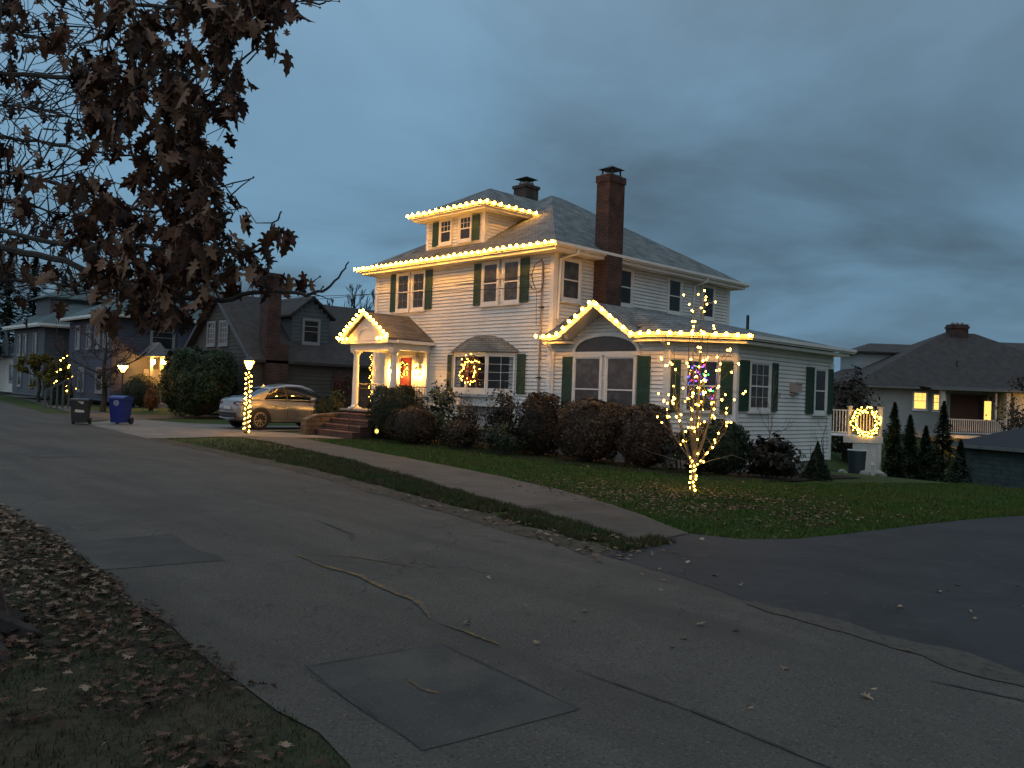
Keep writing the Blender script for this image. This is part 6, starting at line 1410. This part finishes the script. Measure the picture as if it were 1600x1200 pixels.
# porch lamp of that house
q = MB(); c_ = Lr(10.9, -2.9, 2.3); q.lathe((c_.x, c_.y, c_.z), [(.10, 0), (.13, .05), (.05, .22)], 8); o = q.build('wall_lamp', 'metal_dark', RH); c2_ = Lr(10.9, -2.9, 2.2); inst('lamp_bulb', bulbmesh(.12, 'bulb_far', 10, 7), (c2_.x, c2_.y, c2_.z), o)
q = MB(); q.bar(Lr(10.9, -2.9, 2.5), Lr(10.9, -1.7, 2.5), .04, .04); q.build('lamp_arm', 'metal_dark', o)
c2_ = Lr(5.0, -2.6, -1.0); q = MB(); q.lathe((c2_.x, c2_.y, -1.1), [(.03, -2.3), (.03, 0), (.1, .02)], 8); o = q.build('yard_lamp', 'metal_dark', RH); inst('lamp_bulb', bulbmesh(.07, 'bulb_far', 10, 7), (c2_.x, c2_.y, -1.0), o)
# ---- garage
g0, g1 = V(1499, 693, 40), V(1640, 711, 36); zg = -.03; g0.z = g1.z = 0; ug = (g1-g0).normalized(); bg_ = Vector((-ug.y, ug.x, 0)); 
if bg_.dot(D0) < 0: bg_ = -bg_
GR = thing('garage', 'low dark block garage at the right edge behind the lawn', 'garage', (g0.x, g0.y, -2.6))
brickmat('block_wall', (.060, .085, .085), (.05, .07, .07), (.035, .045, .045), .42, .20, .014, .9, 1.0, .7, .3)
q = MB(); q.obox(g0+UP*-2.8, ug*7, bg_*6.5, UP*(zg+2.8)); q.build('wall', 'block_wall', GR)
f2 = [g0-ug*.35-bg_*.35, g0+ug*7.35-bg_*.35, g0+ug*7.35+bg_*6.85, g0-ug*.35+bg_*6.85]; f2 = [(p.x, p.y) for p in f2]; cen = (sum(p[0] for p in f2)/4, sum(p[1] for p in f2)/4); pl = []
for i in range(4):
    a, b = f2[i], f2[(i+1) % 4]; nx, ny = -(b[1]-a[1]), b[0]-a[0]
    if (cen[0]-a[0])*nx+(cen[1]-a[1])*ny < 0: nx, ny = -nx, -ny
    pl.append((a[0], a[1], nx, ny, .42, zg+.08))
q = MB(); roof_mesh(q, roof_facets(f2, pl), .1); mat('roof_black', (.022, .020, .026), (.03, .028, .032), 6, .9); q.build('roof', 'roof_black', GR)
q = MB(); q.obox(g0-ug*.36-bg_*.40+UP*(zg-.07), ug*7.7, bg_*.05, UP*.15); q.build('fascia', 'block', GR)
# ---- left: brown-roofed cape with gable to the street
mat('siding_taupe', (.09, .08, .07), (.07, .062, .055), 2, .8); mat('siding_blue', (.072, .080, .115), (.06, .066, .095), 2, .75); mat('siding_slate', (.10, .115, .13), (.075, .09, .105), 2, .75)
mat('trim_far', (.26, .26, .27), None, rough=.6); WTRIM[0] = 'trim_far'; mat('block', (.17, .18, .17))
BH = thing('house', 'brown-roofed cape house with tall chimney behind the silver car', 'house', (-41.5, 19, 0))
bx0, bx1, by0, by1, be, bpz = -45.2, -37.6, 19.0, 31.0, 3.0, 6.15
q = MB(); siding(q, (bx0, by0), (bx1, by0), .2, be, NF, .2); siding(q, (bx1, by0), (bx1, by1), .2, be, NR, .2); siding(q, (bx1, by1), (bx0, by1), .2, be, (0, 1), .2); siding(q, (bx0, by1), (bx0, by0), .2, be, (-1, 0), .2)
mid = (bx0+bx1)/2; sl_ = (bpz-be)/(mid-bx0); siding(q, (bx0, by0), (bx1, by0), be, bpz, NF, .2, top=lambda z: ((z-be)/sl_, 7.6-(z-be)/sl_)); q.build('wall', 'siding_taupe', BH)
q = MB()
for s in (-1, 1):
    e = mid+s*(3.8+.35); a = (e, by0-.35, be-.3*sl_); pts = [a, (mid, by0-.35, bpz+.05), (mid, by1+.3, bpz+.05), (e, by1+.3, a[2])]; q.prism(pts if s > 0 else pts[::-1], (0, 0, .14))
q.build('roof', 'shingle_brown', BH)
for s in (-1, 1):
    q = MB(); e = mid+s*(3.8+.38); q.prism([(e, by0-.36, be-.33*sl_), (mid, by0-.36, bpz+.02), (mid, by0-.36, bpz+.20), (e, by0-.36, be-.33*sl_+.18)], (0, -.05, 0)); q.build('rake_board', 'siding_slate', BH)
window(BH, (mid+.25, by0-.03, 3.7), XP, NF, .8, 1.1, 'pane_dark', cols=3, rows=2, fr=.1, lowcols=3); window(BH, (mid-1.2, by0-.03, 3.7), XP, NF, .8, 1.1, 'pane_dark', cols=3, rows=2, fr=.1, lowcols=3)
q = MB(); q.box((bx1-.95, 19.75, 2.2), (bx1-.12, 20.45, 7.15)) ; q.box((bx1-.1, 19.5, 0), (bx1+.35, 20.7, 3.7)); q.box((bx1-1.0, 19.7, 7.0), (bx1-.07, 20.5, 7.2)); q.build('chimney', 'brick', BH)
# dormer facing +x
dz0, dzt = 4.35, 5.35; dxf = bx1-.9
q = MB(); siding(q, (dxf, 21.5), (dxf, 23.7), 3.6, dzt, NR, .2); siding(q, (dxf, 21.5), (dxf, 23.7), dzt, 6.2, NR, .2, top=lambda z: ((z-dzt)*1.28, 2.2-(z-dzt)*1.28)); q.box((mid, 21.55, 3.6), (dxf-.02, 23.65, dzt)); dd = q.build('dormer', 'siding_slate', BH)
q = MB()
for s, yy in ((-1, 21.5), (1, 23.7)):
    a = (dxf+.25, yy+s*.25, dzt-.15); pts = [a, (dxf+.25, 22.6, 6.3), (mid-.2, 22.6, 6.3), (mid-.2, yy+s*.25, dzt-.15)]; q.prism(pts if s < 0 else pts[::-1], (0, 0, .1))
q.build('dormer_roof', 'shingle_brown', dd)
window(BH, (dxf+.03, 22.18, 3.95), YP, NR, .85, 1.15, 'pane_dim', fr=.1)
# ---- left: blue-grey hip-roofed house
HH = thing('house', 'blue-grey two-storey house with green-grey hip roof behind the bare tree', 'house', (-58, 18, 0))
hx1, hx0, hy0, hy1 = -54.1, -62.5, 18.0, 30.0
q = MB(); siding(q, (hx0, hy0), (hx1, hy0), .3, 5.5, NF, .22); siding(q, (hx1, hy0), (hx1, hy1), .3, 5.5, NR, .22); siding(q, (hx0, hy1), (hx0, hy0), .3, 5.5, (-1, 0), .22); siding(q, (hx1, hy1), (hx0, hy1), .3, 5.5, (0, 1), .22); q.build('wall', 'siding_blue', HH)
ff = [(hx0-.5, hy0-.5), (hx1+.5, hy0-.5), (hx1+.5, hy1+.5), (hx0-.5, hy1+.5)]
q = MB(); roof_mesh(q, hip(ff, .55, 5.75), .16); mat('roof_teal', (.085, .12, .12), (.06, .09, .09), 3, .85); q.build('roof', 'roof_teal', HH); gutter(ff, 5.72, par=HH, wd=.15, h=.2, closed=True)
for y in (20.4, 25.6): window(HH, (hx1+.03, y, 3.7), YP, NR, 1.3, 1.5, 'pane_dark', fr=.14)
q = MB()
for y in (22.0,): q.box((hx1+.03, y, 3.6), (hx1+.08, y+.6, 5.3))
q.build('shutter', 'siding_blue', HH)
for x in (-60.9, -58.6, -57.0, -55.4): window(HH, (x, hy0-.03, 3.7), XP, NF, .75, 1.4, 'pane_dark', fr=.12)
for x in (-60.0, -56.5): window(HH, (x, hy0-.03, .9), XP, NF, 1.0, 1.4, 'pane_dim', fr=.12)
q = MB(); siding(q, (hx1, 19.0), (hx1+2.6, 19.0), .2, 2.7, NF, .22) if False else q.box((hx1+.02, 20.2, .9), (hx1+.1, 21.0, 2.4)); q.build('window', 'trim_far', HH)
q = MB(); q.prism([(hx1+.02, 21.3, 3.5), (hx1+1.3, 21.3, 3.2), (hx1+1.3, 29, 3.2), (hx1+.02, 29, 3.5)], (0, 0, .1)); q.build('canopy_roof', 'shingle_brown', HH)
# side entry with two lanterns
q = MB(); ex, ey = hx1+.9, 20.4
for yy in (ey-.32, ey+.32): q.box((ex-.08, yy-.08, 0), (ex+.08, yy+.08, 3.2))
q.box((hx1, ey-.9, -.1), (ex+.2, ey+.9, .25)); en = q.build('entry', 'trim_far', HH)
q = MB(); q.prism([(hx1, ey-.8, 3.2), (hx1, ey+.8, 3.2), (hx1, ey, 4.1)], (1.3, 0, 0)); q.build('entry_roof', 'trim_far', en)
q = MB(); q.box((hx1+.03, ey-.45, .25), (hx1+.08, ey+.45, 2.4)); q.build('door', 'trim_far', en)
for yy in (ey-.32, ey+.32):
    c = MB(); c.lathe((ex+.28, yy, 1.9), [(.05, 0), (.09, .02), (.12, .3), (.02, .4)], 8) if False else c.box((ex+.05, yy-.03, 3.0), (ex+.3, yy+.03, 3.04)); o = c.build('wall_lantern', 'metal_dark', HH); inst('lantern_bulb', bulbmesh(.13, 'bulb_far', 10, 7), (ex+.28, yy, 2.86), o)
# farther slate house left of it
SLH = thing('house', 'slate-coloured house with a roof dormer at far left', 'house', (-70, 17, 0)); sx1, sx0, sy0, sy1 = -64.5, -72.5, 17.0, 27.0
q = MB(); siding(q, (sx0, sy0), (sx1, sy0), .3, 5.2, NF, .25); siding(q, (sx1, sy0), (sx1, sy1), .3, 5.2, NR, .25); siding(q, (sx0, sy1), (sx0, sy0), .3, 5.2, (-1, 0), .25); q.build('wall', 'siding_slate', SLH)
ff = [(sx0-.5, sy0-.5), (sx1+.5, sy0-.5), (sx1+.5, sy1+.5), (sx0-.5, sy1+.5)]; q = MB(); roof_mesh(q, hip(ff, .62, 5.4), .16); q.build('roof', 'roof_teal', SLH); gutter(ff, 5.4, par=SLH, wd=.18, h=.25, closed=True)
q = MB(); q.box((-70.5, sy0+.9, 5.6), (-67.0, sy0+4, 7.5)); dd = q.build('dormer', 'siding_slate', SLH); q = MB(); roof_mesh(q, hip([(-70.9, sy0+.5), (-66.6, sy0+.5), (-66.6, sy0+5.5), (-70.9, sy0+5.5)], .5, 7.5)); q.build('dormer_roof', 'roof_teal', dd)
for x in (-71.2, -69.6, -67.0): window(SLH, (x, sy0-.03, 3.3), XP, NF, .7, 1.4, 'pane_dark', fr=.12)
for x in (-70.8, -67.6): window(SLH, (x, sy0-.03, 1.0), XP, NF, .8, 1.4, 'pane_dark', fr=.12)
# far-left white house
FLH = thing('house', 'low pale house with two grey gables at the left edge', 'house', (-84, 20, 0)); q = MB(); siding(q, (-92, 19.5), (-78, 19.5), .2, 3.4, NF, .25); siding(q, (-78, 19.5), (-78, 28), .2, 3.4, NR, .25); q.build('wall', 'siding', FLH)
ff = [(-92.5, 19), (-77.5, 19), (-77.5, 28.5), (-92.5, 28.5)]; q = MB(); roof_mesh(q, hip(ff, .62, 3.5), .16); q.build('roof', 'roof_teal', FLH)
for x in (-88, -83.5): q = MB(); siding(q, (x-1.2, 18.9), (x+1.2, 18.9), 3.4, 6.0, NF, .25, top=lambda z: (max(0, (z-4.4)*.75), 2.4-max(0, (z-4.4)*.75))); q.box((x-1.15, 18.95, 3.4), (x+1.15, 21, 4.4)); q.build('dormer', 'siding_slate', FLH)
window(FLH, (-84.0, 19.47, 1.2), XP, NF, 1.2, 1.3, 'pane_dim', fr=.12); window(FLH, (-81, 19.47, 1.2), XP, NF, 1.2, 1.3, 'pane_dim', fr=.12)
# white stair rail by the far house
p0_ = G(70, 638); RS = thing('stair_rail', 'small white stair rail in front of the far blue-grey house', 'railing', (p0_.x, p0_.y, 0)); q = MB()
a_ = Vector((p0_.x, p0_.y, 0)); b_ = a_+R0*1.4+D0*.9
for i in range(7): t_ = i/6; p = a_.lerp(b_, t_); q.box((p.x-.04, p.y-.04, 0), (p.x+.04, p.y+.04, .95+1.0*t_))
q.build('balusters', 'siding_slate', RS); q = MB(); q.bar(a_+UP*.95, b_+UP*1.95, .08, .08); q.build('handrail', 'siding_slate', RS)
